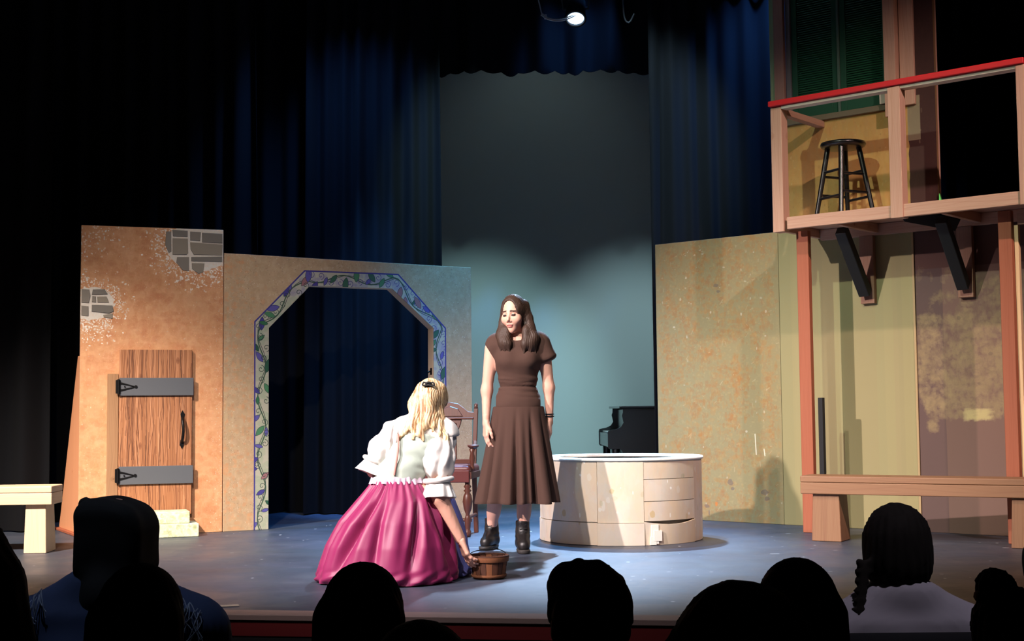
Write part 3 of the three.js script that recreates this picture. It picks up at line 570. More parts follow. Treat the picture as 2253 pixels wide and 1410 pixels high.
// ---------------------------------------------------------------- the well
const wellTex = canvas(1024, 512, (x, w, h) => {
  reseed(91); x.fillStyle = css([222, 208, 188]); x.fillRect(0, 0, w, h);
  sponge(x, w, h, 1500, [[230, 204, 170], [214, 206, 196], [226, 196, 160], [206, 202, 192], [232, 222, 204]], 8, 46, 0.15);
  sponge(x, w, h, 800, [[198, 170, 112], [190, 184, 150], [236, 234, 226]], 2, 9, 0.4, (a, b) => Math.max(0, nz(a / 70, b / 60, 4)) * 1.4);
  sponge(x, w, h, 260, [[250, 248, 240]], 1.5, 6, 0.8, (a, b) => Math.max(0, nz(a / 50, b / 50, 8)) * 1.5);
});
{
  const t = thing('stage_well', 'round cream prop well built of curved panels, beside the brown dress', 'well', [0.775, 0, -9.93], 0);
  const R = 0.585, mat = std({ map: wellTex, roughness: 0.75 });
  part('drum', lathe([[R - 0.07, 0.02], [R - 0.02, 0.02], [R - 0.02, 0.57], [R - 0.07, 0.57], [R - 0.07, 0.02]], 48), std({ color: rgb(110, 106, 98) }), t);
  part('rim', lathe([[R - 0.1, 0.572], [R + 0.008, 0.572], [R + 0.012, 0.579], [R + 0.008, 0.592], [R - 0.1, 0.592], [R - 0.1, 0.572]], 64), std({ color: rgb(238, 240, 232), roughness: 0.6 }), t);
  part('well_floor', new THREE.CylinderGeometry(R - 0.03, R - 0.03, 0.03, 40).translate(0, 0.03, 0), M.blackPaint, t);
  // panels: start and end angle (0 faces the audience, positive to the right), bottom, top, how far proud, sag of the top edge
  const A = (x0, x1, y0, y1, out, sag = 0, lean = 0) => {
    const n = Math.max(2, Math.ceil(Math.abs(x1 - x0) / 0.12)), rings = [];
    for (const [r, y] of [[R + out - 0.018, 0], [R + out, 0], [R + out + lean, 1], [R + out - 0.018 + lean, 1], [R + out - 0.018, 0]]) {
      const row = []; for (let i = 0; i <= n; i++) { const q = i / n, a = x0 + (x1 - x0) * q, Y = y0 + (y1 - y0 - sag * Math.sin(q * Math.PI)) * y; row.push([Math.sin(a) * r, Y, Math.cos(a) * r]); } rings.push(row);
    }
    const g = skin(rings, false); 
    const ends = [0, n].map((i) => { const p = rings.slice(0, 4).map((r) => r[i]); const e = new THREE.BufferGeometry(); e.setAttribute('position', new THREE.Float32BufferAttribute(p.flat(), 3)); e.setAttribute('uv', new THREE.Float32BufferAttribute(new Float32Array(8), 2)); e.setIndex(i ? [0, 2, 1, 0, 3, 2] : [0, 1, 2, 0, 2, 3]); e.computeVertexNormals(); return e; });
    const m = toCreasedNormals(merge([g, ...ends]), 0.6), p = m.attributes.position, uv = m.attributes.uv;
    for (let i = 0; i < p.count; i++) uv.setXY(i, Math.atan2(p.getX(i), p.getZ(i)) * 0.29 + x0 * 0.7, p.getY(i) * 0.6 + y0 * 0.4);
    return m;
  };
  for (const [a, b, y0, y1, out, sag, lean] of [
    [-2.2, -0.36, 0.16, 0.57, 0, 0, 0], [-2.2, -0.36, 0.004, 0.155, 0.004, 0, 0], [-0.355, 0.19, 0.155, 0.572, 0.002, 0, 0], [-0.355, 0.19, 0.002, 0.152, 0.012, 0, 0],
    [0.195, 0.98, 0.45, 0.572, 0, 0, 0], [0.195, 0.98, 0.30, 0.446, 0.003, 0, 0], [0.195, 0.98, 0.165, 0.296, 0.002, 0, 0], [0.195, 0.98, 0.002, 0.16, 0.002, 0.022, 0.008], [0.985, 2.4, 0.004, 0.57, -0.002, 0, 0], [2.405, 4.08, 0.004, 0.57, 0, 0, 0]])
    part('panel', A(a, b, y0, y1, out, sag, lean), mat, t);
  part('torn_patch', merge([A(0.27, 0.36, 0.01, 0.14, 0.014), A(0.30, 0.40, 0.03, 0.10, 0.017), A(0.26, 0.33, 0.005, 0.06, 0.016)]), std({ color: rgb(250, 246, 236) }), t);
}
// ---------------------------------------------------------------- chair
{
  const t = thing('carved_armchair', 'carved dark wood armchair with a red leather seat, behind the kneeling figure', 'chair', [-0.515, 0, -10.33], -0.14);
  const m = M.mahogany, turned = [[0, 0], [0.02, 0], [0.026, 0.02], [0.026, 0.04], [0.018, 0.055], [0.021, 0.07], [0.024, 0.13], [0.018, 0.15], [0.014, 0.165], [0.03, 0.21], [0.037, 0.26], [0.03, 0.305], [0.018, 0.325], [0.03, 0.34], [0.017, 0.352], [0.029, 0.37], [0.018, 0.385], [0.02, 0.43], [0, 0.43]];
  for (const s of [-1, 1]) {
    part('front_leg', lathe(turned, 18), m, t, [s * 0.2, 0, 0.17]);
    part('rear_post', merge([bar([s * 0.2, 0, -0.21], [s * 0.19, 0.5, -0.18], 0.034, 0.034), bar([s * 0.19, 0.49, -0.18], [s * 0.2, 0.945, -0.24], 0.032, 0.03), lathe([[0, 0], [0.018, 0.005], [0.012, 0.02], [0.016, 0.035], [0, 0.05]], 12).translate(s * 0.2, 0.94, -0.24)]), m, t);
    part('arm', merge([tube([[s * 0.195, 0.69, -0.2], [s * 0.215, 0.675, -0.08], [s * 0.232, 0.655, 0.05], [s * 0.236, 0.662, 0.13]], 0.016, 20, 8), lathe([[0, 0], [0.02, 0], [0.042, 0.018], [0.042, 0.03], [0, 0.034]], 18).translate(s * 0.236, 0.645, 0.12)]), m, t);
    part('arm_post', lathe([[0, 0], [0.022, 0], [0.018, 0.02], [0.014, 0.04], [0.022, 0.09], [0.014, 0.13], [0.024, 0.16], [0, 0.165]], 16), m, t, [s * 0.228, 0.485, 0.12]);
    part('stretcher', rod([s * 0.2, 0.14, 0.17], [s * 0.2, 0.14, -0.2], 0.013), m, t);
  }
  part('stretcher', rod([-0.2, 0.11, 0.0], [0.2, 0.11, 0.0], 0.013), m, t);
  part('seat_frame', boxAt(-0.235, 0.235, 0.425, 0.475, -0.21, 0.2), m, t);
  { const g = new RoundedBoxGeometry(0.46, 0.075, 0.42, 4, 0.03), p = g.attributes.position; for (let i = 0; i < p.count; i++) if (p.getY(i) > 0) p.setY(i, p.getY(i) + 0.014 * Math.cos(p.getX(i) * 6.5) * Math.cos(p.getZ(i) * 7)); g.computeVertexNormals(); part('seat_cushion', g.translate(0, 0.487, 0.0), M.leatherRed, t); }
  part('front_apron', boxAt(-0.22, 0.22, 0.40, 0.49, 0.198, 0.214, 0.006), M.leatherRed, t);
  const tilt = [-0.13, 0, 0];
  const back = (pts, d, y, z) => extrude(pts, d, 0.004).rotateX(-0.13).translate(0, y, z);
  part('crest_rail', back([[-0.19, 0], [0.19, 0], [0.19, 0.05], [0.14, 0.055], [0.105, 0.085], [0.06, 0.118], [0, 0.128], [-0.06, 0.118], [-0.105, 0.085], [-0.14, 0.055], [-0.19, 0.05]], 0.026, 0.865, -0.243), m, t);
  part('crest_carving', merge([back([[-0.1, 0.02], [0.1, 0.02], [0.06, 0.08], [0, 0.1], [-0.06, 0.08]], 0.01, 0.865, -0.219), tube([[-0.18, 0.87, -0.213], [0, 0.87, -0.213], [0.18, 0.87, -0.213]], 0.009, 10)]), m, t);
  part('splat', back([[-0.075, 0], [0.075, 0], [0.055, 0.03], [0.05, 0.22], [0.08, 0.3], [0.09, 0.345], [-0.09, 0.345], [-0.08, 0.3], [-0.05, 0.22], [-0.055, 0.03]], 0.02, 0.525, -0.198), m, t);
  part('splat_panel', merge([back([[-0.034, 0.05], [0.034, 0.05], [0.034, 0.2], [-0.034, 0.2]], 0.01, 0.525, -0.178), back([[-0.05, 0.23], [0.05, 0.23], [0.05, 0.31], [0, 0.33], [-0.05, 0.31]], 0.01, 0.525, -0.178)]), std({ map: darkWoodT, color: rgb(190, 170, 160) }), t);
  part('back_rail', boxAt(-0.19, 0.19, 0.525, 0.56, -0.205, -0.175), m, t);
}
// ---------------------------------------------------------------- basket
{
  const t = thing('slatted_basket', 'small brown slatted wooden basket on the stage floor by the kneeling hand', 'basket', [-0.141, 0, -7.62], 0.2);
  const bm = [[126, 94, 78], [106, 78, 64], [176, 140, 112]].map((c) => std({ map: benchT, color: rgb(...c), roughness: 0.8 }));
  const H = 0.125, r0 = 0.088, r1 = 0.108;
  for (let k = 0; k < 18; k++) {
    const a0 = (k + 0.04) / 18 * 6.283, a1 = (k + 0.96) / 18 * 6.283, rows = [];
    for (const [dr, y] of [[0, 0.006], [0, H], [-0.005, H], [-0.005, 0.006], [0, 0.006]]) { const r = r0 + (r1 - r0) * y / H + dr; rows.push([0, 0.33, 0.66, 1].map((q) => { const a = a0 + (a1 - a0) * q; return [Math.sin(a) * r, y, Math.cos(a) * r]; })); }
    part('slat', toCreasedNormals(skin(rows.reverse(), false), 0.5), bm[k % 3], t);
  }
  part('base', new THREE.CylinderGeometry(r0 - 0.004, r0 - 0.004, 0.01, 32).translate(0, 0.008, 0), bm[1], t);
  for (const [y, h] of [[0.012, 0.014], [0.096, 0.026]]) { const r = (q) => r0 + (r1 - r0) * q / H + 0.001; part('band', lathe([[r(y), y], [r(y) + 0.005, y], [r(y + h) + 0.005, y + h], [r(y + h), y + h], [r(y), y]], 40), bm[2], t); }
  part('rim_hoop', new THREE.TorusGeometry(r1 - 0.001, 0.006, 8, 48).rotateX(Math.PI / 2).translate(0, H, 0), bm[1], t);
  part('handle', tube([[-0.105, 0.118, 0], [-0.085, 0.135, -0.08], [-0.02, 0.145, -0.125], [0.05, 0.15, -0.11], [0.095, 0.14, -0.06], [0.105, 0.118, 0]], 0.0025, 40, 6), M.iron, t);
}
tag(part('paper_slip', box(0.11, 0.003, 0.05, 0.001), std({ color: rgb(150, 140, 128) }), scene, [-1.38, 0.003, -6.62], [0, 0.3, 0]), 'pale slip of card lying near the front edge of the stage', 'card');

// ---------------------------------------------------------------- stage lamps
{
  const can = lathe([[0, -0.16], [0.06, -0.15], [0.085, -0.1], [0.09, 0.1], [0.098, 0.105], [0.098, 0.125], [0.078, 0.125], [0.078, 0.09]], 28).rotateX(Math.PI / 2);
  const yoke = merge([tube([[-0.115, 0, -0.02], [-0.115, 0.14, -0.02], [-0.08, 0.18, -0.02], [0.08, 0.18, -0.02], [0.115, 0.14, -0.02], [0.115, 0, -0.02]], 0.009, 30, 6), rod([-0.12, 0, -0.02], [-0.085, 0, -0.02], 0.014), rod([0.12, 0, -0.02], [0.085, 0, -0.02], 0.014), box(0.04, 0.07, 0.05, 0.005).translate(0, 0.215, -0.02)]);
  const lens = lathe([[0, 0.004], [0.05, 0.002], [0.076, -0.006], [0.076, -0.012], [0, -0.012]], 28).rotateX(Math.PI / 2);
  for (const [label, pos, aim, color, cd, half, pen, glow] of LAMPS) {
    const g = thing('stage_light', label, 'stage light', pos);
    g.lookAt(...aim);
    const c = new THREE.Color().setRGB(...color);
    part('can', can, M.blackPaint, g); part('yoke', yoke, M.blackPaint, g);
    part('lens', lens, std({ color: 0x222222, emissive: c, emissiveIntensity: glow ?? 1.5, roughness: 0.3 }), g, [0, 0, 0.11]);
    const to = V(...aim).sub(V(...pos)).normalize(), l = new THREE.SpotLight(c, cd, 0, half * Math.PI / 180, pen, 2);
    l.position.copy(V(...pos).addScaledVector(to, 0.15)); l.target.position.set(...aim); l.castShadow = true; l.shadow.radius = 4; l.shadow.mapSize.set(2048, 2048);
    scene.add(l, l.target);
  }
  const pipe = (label, a, b) => tag(part('lighting_pipe', rod(a, b, 0.024), M.blackPaint), label, 'pipe');
  pipe('long black pipe over the audience that carries the front stage lights', [-7.9, 7.04, -2.4], [7.9, 7.04, -2.4]);
  pipe('upright black pipe at the left of the audience that carries a side light', [-6.2, -0.62, -3.3], [-6.2, 8.1, -3.3]);
  pipe('black pipe over the rear of the stage that carries blue lights', [-7.9, 5.93, -11.4], [7.9, 5.93, -11.4]);
  pipe('black pipe over the middle of the stage that carries the backdrop lights', [-7.9, 6.43, -9.2], [7.9, 6.43, -9.2]);
  pipe('black pipe before the scalloped valance that carries the glowing lamp', [-7.9, 4.79, -12.22], [7.9, 4.79, -12.22]);
  const cable = tag(part('lamp_cable', merge([tube([[0.30, 4.52, -12.16], [0.36, 4.47, -12.14], [0.47, 4.455, -12.12], [0.56, 4.475, -12.1], [0.61, 4.51, -12.14]], 0.006), tube([[0.29, 4.5, -12.14], [0.36, 4.45, -12.12], [0.48, 4.435, -12.1], [0.58, 4.47, -12.1], [0.63, 4.51, -12.14]], 0.006), rod([0.33, 4.46, -12.13], [0.33, 4.5, -12.13], 0.012), rod([0.30, 4.5, -12.15], [0.24, 4.79, -12.2], 0.006)]), std({ color: rgb(190, 192, 198), roughness: 0.3 })), 'looped cable hanging beside the glowing stage lamp', 'cable');
  tag(part('pipe_hook', merge([tube([[1.05, 4.79, -12.22], [1.04, 4.6, -12.2], [1.06, 4.46, -12.2], [1.09, 4.44, -12.2], [1.14, 4.52, -12.2]], 0.009), box(0.05, 0.06, 0.06, 0.006).translate(1.05, 4.77, -12.22)]), std({ color: rgb(110, 112, 118), roughness: 0.4, metalness: 0.5 })), 'small grey hook hanging from the pipe at the right of the glowing lamp', 'hook');
}

// ---------------------------------------------------------------- people: heads, hands, bodies
const SKIN = rgb(232, 176, 154), LIP = rgb(196, 112, 106), BROW = rgb(58, 38, 30), EYE = rgb(46, 34, 30), NAIL = rgb(238, 196, 180);
function headField(p) {  // about the middle of the skull, face towards +z
  let d = ell(p, [0, 0.028, -0.012], [0.073, 0.09, 0.09]);
  d = smin(d, ell(p, [0, -0.032, 0.022], [0.056, 0.08, 0.068]), 0.03);
  d = smin(d, ball(p, [0, -0.1, 0.06], 0.02), 0.035);
  for (const s of [-1, 1]) {
    d = smin(d, ball(p, [s * 0.042, -0.028, 0.052], 0.026), 0.03);            // cheekbone
    d = smax(d, -ell(p, [s * 0.031, 0.004, 0.1], [0.017, 0.011, 0.016]), 0.012);   // eye hollow
    d = smin(d, ball(p, [s * 0.031, 0.002, 0.0735], 0.0125), 0.004);
    d = smin(d, cap(p, [s * 0.014, 0.024, 0.083], [s * 0.046, 0.024, 0.066], 0.006, 0.004), 0.014);
    d = smin(d, ball(p, [s * 0.011, -0.036, 0.09], 0.0075), 0.008);
    const q = [p[0] - s * 0.077, p[1] + 0.004, p[2] + 0.012];
    d = smin(d, Math.max(ell(q, [0, 0, 0], [0.011, 0.031, 0.019]), -ell(q, [s * 0.012, 0.004, 0.006], [0.008, 0.018, 0.01])), 0.008);
  }
  d = smin(d, cap(p, [0, 0.012, 0.082], [0, -0.026, 0.104], 0.006, 0.0095), 0.012);
  d = smin(d, ell(p, [0, -0.0605, 0.084], [0.021, 0.0055, 0.01]), 0.006);
  d = smin(d, ell(p, [0, -0.0725, 0.082], [0.017, 0.0065, 0.011]), 0.006);
  d = smax(d, -ell(p, [0, -0.0665, 0.1], [0.02, 0.0012, 0.012]), 0.002);
  d = smin(d, cap(p, [0, -0.05, -0.025], [0, -0.17, -0.045], 0.05, 0.052), 0.03);  // neck
  return d;
}
function headColor(x, y, z, skin = SKIN) {
  const ax = Math.abs(x);
  if (z > 0.05) {
    if (ax < 0.021 && y > -0.079 && y < -0.056 && Math.hypot(ax / 0.022, (y + 0.067) / 0.012) < 1) return LIP;
    if (ax > 0.012 && ax < 0.05 && Math.abs(y - 0.0275 - (ax - 0.03) * -0.12) < 0.005) return BROW;
    if (Math.hypot((ax - 0.031) / 0.0155, (y - 0.001) / 0.0078) < 1) return EYE;
  }
  return skin;
}
const headGeo = (cell, skin) => tint(nets(headField, [-0.1, -0.18, -0.115], [0.1, 0.13, 0.125], cell), (x, y, z) => headColor(x, y, z, skin));
// a hand from the wrist: dir along it, palm the way the palm faces, thumb the side the thumb leaves; curl in radians per finger joint
function handGeo(wrist, dir, palm, thumb, curl, cell = 0.0032, skin = SKIN, size = 1) {
  const d = V(...dir).normalize(), n = V(...palm).addScaledVector(d, -V(...palm).dot(d)).normalize(), t = new THREE.Vector3().crossVectors(d, n); if (t.dot(V(...thumb)) < 0) t.negate();
  const W = V(...wrist), at = (a, b, c) => W.clone().addScaledVector(d, a * size).addScaledVector(t, b * size).addScaledVector(n, c * size), A = (v) => v.toArray(), L = [], nails = [];
  L.push([A(at(-0.04, 0, 0)), A(at(0.012, 0, 0)), 0.0245, 0.024]);
  const base = [0.03, 0.01, -0.01, -0.029], len = [[0.04, 0.024, 0.02], [0.044, 0.028, 0.022], [0.04, 0.026, 0.021], [0.032, 0.02, 0.018]], palmL = [0.088, 0.092, 0.087, 0.078];
  base.forEach((b, i) => {
    L.push([A(at(0.005, b * 0.6, 0)), A(at(palmL[i], b, 0.0)), 0.0155, 0.0115]);
    let pos = at(palmL[i], b, 0), ang = curl[i][0];
    len[i].forEach((l, k) => {
      const dd = d.clone().multiplyScalar(Math.cos(ang)).addScaledVector(n, Math.sin(ang)), e = pos.clone().addScaledVector(dd, l * size);
      L.push([A(pos), A(e), (0.0092 - k * 0.0009) * size, (0.0086 - k * 0.0011) * size]);
      if (k === 2) nails.push(e.clone().addScaledVector(n, -0.005 * size).toArray());
      pos = e; ang += curl[i][1];
    });
  });
  L.push([A(at(0.02, 0.018, 0.006)), A(at(0.055, 0.044, 0.014)), 0.015, 0.0115], [A(at(0.055, 0.044, 0.014)), A(at(0.083, 0.054, 0.02)), 0.0105, 0.0095], [A(at(0.083, 0.054, 0.02)), A(at(0.107, 0.055, 0.028)), 0.0095, 0.0075]);
  const f = bones(L, 0.009), lo = [1e3, 1e3, 1e3], hi = [-1e3, -1e3, -1e3];
  for (const [a, b] of L) for (const q of [a, b]) for (let k = 0; k < 3; k++) { lo[k] = Math.min(lo[k], q[k] - 0.032); hi[k] = Math.max(hi[k], q[k] + 0.032); }
  return tint(nets(f, lo, hi, cell), (x, y, z) => (nails.some((q) => Math.hypot(x - q[0], y - q[1], z - q[2]) < 0.0075) ? NAIL : skin));
}
const mergeTinted = (list) => mergeGeometries(list.map((g) => { g.deleteAttribute('uv'); return g; }));
const turned = (yaw, pitch, roll, pos) => new THREE.Matrix4().compose(V(...pos), new THREE.Quaternion().setFromEuler(new THREE.Euler(pitch, yaw, roll, 'YXZ')), V(1, 1, 1));
// hair: a cap over the skull plus locks, grooved into strands
function capField(q, thick, front) {  // q in head axes
  let d = ell(q, [0, 0.03, -0.014], [0.073 + thick, 0.09 + thick, 0.09 + thick]);
  d = smin(d, ell(q, [0, -0.03, -0.035], [0.068 + thick, 0.085, 0.068 + thick]), 0.03);
  return smax(d, -front(q), 0.012);
}
function strands(d, x, y, z, n = 34, a = 0.003, cx = 0, cz = 0) { return d + a * Math.sin(Math.atan2(x - cx, z - cz) * n + 3 * nz(x * 14, y * 9, z * 14)) + a * 1.2 * nz(x * 45, y * 8, z * 45); }

// ---- the standing woman
{
  const t = thing('person', 'standing woman in a plain brown cap sleeved dress and black ankle boots', 'person', [0.035, 0, -9.05]);
  const hm = turned(-0.42, 0.16, 0.03, [-0.022, 1.562, 0.035]), hi = hm.clone().invert(), q = new THREE.Vector3();
  const inHead = (p) => { q.set(...p).applyMatrix4(hi); return [q.x, q.y, q.z]; };
  const LA = [[-0.172, 1.335, -0.01], [-0.206, 1.06, -0.005], [-0.212, 0.85, 0.045]], RA = [[0.172, 1.345, -0.01], [0.206, 1.075, -0.03], [0.208, 0.855, -0.035]];
  const LL = [[-0.085, 0.88, -0.02], [-0.145, 0.48, -0.08], [-0.19, 0.1, -0.235]], RL = [[0.085, 0.88, 0], [0.045, 0.48, 0.05], [0.022, 0.1, 0.01]];
  const limbs = bones([
    [LA[0], LA[1], 0.047, 0.036], [LA[1], LA[2], 0.036, 0.024], [RA[0], RA[1], 0.047, 0.036], [RA[1], RA[2], 0.036, 0.024],
    [LL[0], LL[1], 0.062, 0.05], [LL[1], LL[2], 0.05, 0.034], [RL[0], RL[1], 0.062, 0.05], [RL[1], RL[2], 0.05, 0.034],
    [[-0.155, 0.34, -0.16], [-0.17, 0.25, -0.19], 0.046, 0.042], [[0.035, 0.34, 0.015], [0.03, 0.25, 0.005], 0.046, 0.042],
    [[-0.01, 1.39, -0.015], [-0.018, 1.48, 0.005], 0.056, 0.049], [[-0.1, 1.375, -0.02], [0.1, 1.378, -0.02], 0.05, 0.05]], 0.03);
  const torso = trunk([[0.8, 0.12, 0.08, 0, 0], [0.95, 0.125, 0.085, 0, 0], [1.09, 0.108, 0.078, 0, 0], [1.23, 0.138, 0.105, 0, 0.005], [1.36, 0.145, 0.085, 0, -0.01], [1.42, 0.07, 0.06, 0, -0.015]]);
  const body = nets((p) => smin(limbs(p), torso(p), 0.03), [-0.3, 0.05, -0.36], [0.3, 1.52, 0.2], 0.0105);
  const hand = [[0.25, 0.34], [0.2, 0.36], [0.26, 0.38], [0.32, 0.4]];
  part('body', mergeTinted([tint(body, () => SKIN), headGeo(0.003).applyMatrix4(hm),
    handGeo(LA[2], [-0.02, -1, 0.12], [0.85, 0, -0.3], [0.3, 0, 1], hand), handGeo(RA[2], [0.0, -1, -0.02], [-1, 0, -0.2], [0, 0, 1], hand)]), M.skin, t);
  // dress
  const brown = phys({ color: rgb(74, 50, 41), roughness: 0.9, sheen: 0.2, sheenRoughness: 0.5, sheenColor: rgb(100, 70, 64) });
  const bust = trunk([[0.9, 0.172, 0.125, 0.002, 0], [0.96, 0.166, 0.12, 0.002, 0], [1.08, 0.128, 0.098, 0, 0], [1.15, 0.132, 0.102, 0, 0.004], [1.24, 0.152, 0.118, 0, 0.008], [1.35, 0.158, 0.1, 0, -0.008], [1.43, 0.09, 0.075, 0, -0.015]]);
  const yoke = bones([[[-0.12, 1.375, -0.015], [0.12, 1.38, -0.015], 0.064, 0.064], [[-0.15, 1.36, -0.01], [-0.188, 1.295, -0.01], 0.064, 0.062], [[0.15, 1.37, -0.01], [0.19, 1.275, -0.012], 0.068, 0.07], [[-0.066, 1.262, 0.068], [-0.06, 1.27, 0.03], 0.056, 0.06], [[0.066, 1.262, 0.068], [0.06, 1.27, 0.03], 0.056, 0.06]], 0.05);
  const top = nets((p) => {
    let d = smin(bust(p), yoke(p), 0.045);
    const y = p[1], w = Math.exp(-(((y - 1.1) / 0.075) ** 2));
    d += w * 0.006 * nz(p[0] * 5 + 3, y * 42 + p[0] * 5, p[2] * 3) + 0.006 * Math.exp(-(((y - 1.083) / 0.006) ** 2)) + [[1.108, 0.004, 1], [1.124, 0.0045, -1], [1.062, 0.003, -1], [1.042, 0.003, 1], [1.016, 0.003, 1]].reduce((q, [c, m, sd]) => q + m * Math.exp(-(((y - c - 0.012 * nz(p[0] * 9, c * 40, 3)) / 0.005) ** 2)) * Math.max(0, Math.min(1, 0.5 + sd * p[0] * 7)), 0) + 0.004 * Math.exp(-(((y - 0.945) / 0.004) ** 2));
    d += 0.0035 * nz(p[0] * 12, y * 16, p[2] * 12);
    d = smax(d, -ell(p, [-0.008, 1.468, 0.03], [0.105, 0.085, 0.15]), 0.008);
    const s = p[0] < 0 ? [-0.19, -0.42, 1.17] : [0.19, 0.5, 1.2], cut = p[0] < 0 ? (p[0] + 0.172) * -0.9 - (p[1] - 1.315) * 0.55 : (p[0] - 0.2) * 0.35 - (p[1] - 1.255) * 0.95;
    if (Math.abs(p[0]) > 0.15) d = smax(d, cut - (p[0] < 0 ? 0.012 : 0.01), p[0] < 0 ? 0.006 : 0.035);
    return smax(d, 0.9 - y, 0.004);
  }, [-0.3, 0.88, -0.2], [0.3, 1.47, 0.22], 0.007);
  const rings = [], N = 150, FOLDS = [[-0.1, 0.075, 0.07], [0.46, 0.08, 0.07], [-0.9, 0.07, 0.08], [0.98, 0.07, 0.08], [-0.5, 0.03, 0.1], [0.2, 0.025, 0.08], [1.5, 0.05, 0.12], [-1.5, 0.05, 0.12], [2.2, 0.05, 0.2], [3.1, 0.05, 0.25], [-2.2, 0.05, 0.2]];
  for (const inner of [0, 1]) for (let j = 0; j <= 40; j++) {
    const k = inner ? 1 - j / 40 : j / 40, y = 0.95 - 0.628 * k, e = Math.pow(k, 0.85), row = [];
    for (let i = 0; i < N; i++) {
      const a = i / N * 6.2832; let fold = 0;
      for (const [c, depth, wd] of FOLDS) { const da = Math.atan2(Math.sin(a - c), Math.cos(a - c)); fold += depth * Math.exp(-((da / wd) ** 2)); }
      const w = 0.012 * Math.sin(a * 9 + 1) + 0.02 * nz(Math.cos(a) * 2.4, Math.sin(a) * 2.4, 7), f = (0.045 - fold * 1.3 + w * 1.2) * Math.pow(k, 1.2) - inner * 0.006;
      const rx = 0.168 + 0.075 * e + f, rz = 0.122 + 0.085 * e + f, sw = a > 0 && a < Math.PI ? 1.12 : 0.96;
      row.push([0.002 + Math.sin(a) * rx * (Math.sin(a) > 0 ? 1 - 0.04 * k : 1 + 0.05 * k), y + (inner ? 0.003 : 0) + (k > 0.97 ? 0.004 * Math.sin(a * 7) : 0), -0.02 * k + Math.cos(a) * rz]);
    }
    rings.push(row);
  }
  part('dress', merge([top, skin(rings.reverse())]), brown, t);
  // hair
  const hairF = (p) => {
    const h = inHead(p);
    let d = capField(h, 0.011, (k) => smin(ell(k, [0.002, -0.02, 0.125], [0.07, 0.112, 0.095]), ell(k, [-0.006, 0.06, 0.105], [0.044, 0.056, 0.07]), 0.045));
    const L = bones([[[-0.068, 1.635, 0.0], [-0.084, 1.52, 0.015], 0.026, 0.028], [[-0.084, 1.52, 0.015], [-0.102, 1.42, 0.045], 0.03, 0.036], [[-0.102, 1.42, 0.045], [-0.094, 1.37, 0.075], 0.036, 0.03], [[-0.098, 1.385, 0.07], [-0.112, 1.305, 0.08], 0.026, 0.005], [[-0.085, 1.375, 0.085], [-0.082, 1.30, 0.1], 0.024, 0.004], [[-0.075, 1.46, 0.06], [-0.062, 1.36, 0.098], 0.026, 0.022], [[-0.062, 1.365, 0.098], [-0.052, 1.30, 0.108], 0.02, 0.004],
      [[0.05, 1.635, 0.01], [0.068, 1.54, 0.025], 0.026, 0.032], [[0.068, 1.54, 0.025], [0.08, 1.47, 0.04], 0.032, 0.036], [[0.08, 1.47, 0.04], [0.10, 1.40, 0.06], 0.036, 0.042], [[0.10, 1.40, 0.06], [0.09, 1.355, 0.085], 0.04, 0.03], [[0.095, 1.365, 0.082], [0.118, 1.30, 0.085], 0.026, 0.005], [[0.08, 1.365, 0.092], [0.084, 1.295, 0.105], 0.024, 0.004], [[0.055, 1.45, 0.075], [0.045, 1.36, 0.105], 0.026, 0.024], [[0.045, 1.365, 0.104], [0.042, 1.30, 0.114], 0.02, 0.004],
      [[-0.05, 1.56, -0.06], [-0.07, 1.36, -0.075], 0.055, 0.045], [[0.04, 1.56, -0.06], [0.07, 1.36, -0.07], 0.055, 0.045]], 0.028);
    d = smin(d, L(p), 0.025);
    return strands(d, p[0] + 0.006 * Math.sin(p[1] * 38), p[1], p[2], 84, 0.0014, -0.01, 0.0) + 0.006 * nz(p[0] * 16, p[1] * 11, p[2] * 16);
  };
  part('hair', nets(hairF, [-0.17, 1.27, -0.16], [0.16, 1.73, 0.17], 0.0038), std({ color: rgb(62, 42, 32), roughness: 0.62 }), t);
  part('wrist_band', merge([0.9, 0.885].map((y) => new THREE.TorusGeometry(0.028, 0.004, 6, 20).rotateX(Math.PI / 2).translate(0.208, y, -0.034))), M.blackPaint, t);
  // boots
  for (const [an, yaw] of [[LL[2], -0.35], [RL[2], 0.05]]) {
    const sole = (p) => Math.max(smin(cap(p, [0, 0.02, -0.045], [0.0, 0.02, 0.02], 0.036, 0.036), cap(p, [0, 0.02, 0.02], [0.0, 0.02, 0.115], 0.038, 0.042), 0.03), p[1] - 0.026, -p[1]);
    const upper = (p) => {
      let d = smin(smin(cap(p, [0, 0.06, -0.03], [0, 0.19, -0.012], 0.04, 0.046), cap(p, [0, 0.055, -0.02], [0, 0.045, 0.1], 0.042, 0.036), 0.04), cap(p, [0, 0.12, 0.0], [0, 0.065, 0.08], 0.036, 0.03), 0.04);
      d = Math.max(d, 0.022 - p[1], p[1] - 0.205);
      return Math.max(d, -cap(p, [0, 0.16, -0.015], [0, 0.3, -0.012], 0.039, 0.041)) + 0.0012 * Math.sin(p[1] * 170) * (p[1] > 0.07 && p[1] < 0.13 ? 1 : 0);
    };
    const mt = turned(yaw, 0, 0, [an[0], 0, an[2] + 0.02]);
    const b = part('boot', nets(upper, [-0.06, 0.01, -0.09], [0.06, 0.215, 0.15], 0.0045).applyMatrix4(mt), M.bootLeather, t);
    part('sole', nets(sole, [-0.06, -0.006, -0.1], [0.06, 0.04, 0.18], 0.005).applyMatrix4(mt), std({ color: rgb(52, 48, 46), roughness: 0.6 }), b);
    const lace = []; for (let k = 0; k < 5; k++) lace.push(rod([-0.022, 0.085 + k * 0.022, 0.058 - k * 0.007], [0.022, 0.09 + k * 0.022, 0.058 - k * 0.007], 0.003, 0.003, 6));
    part('laces', merge(lace).applyMatrix4(mt), M.blackPaint, b);
  }
}

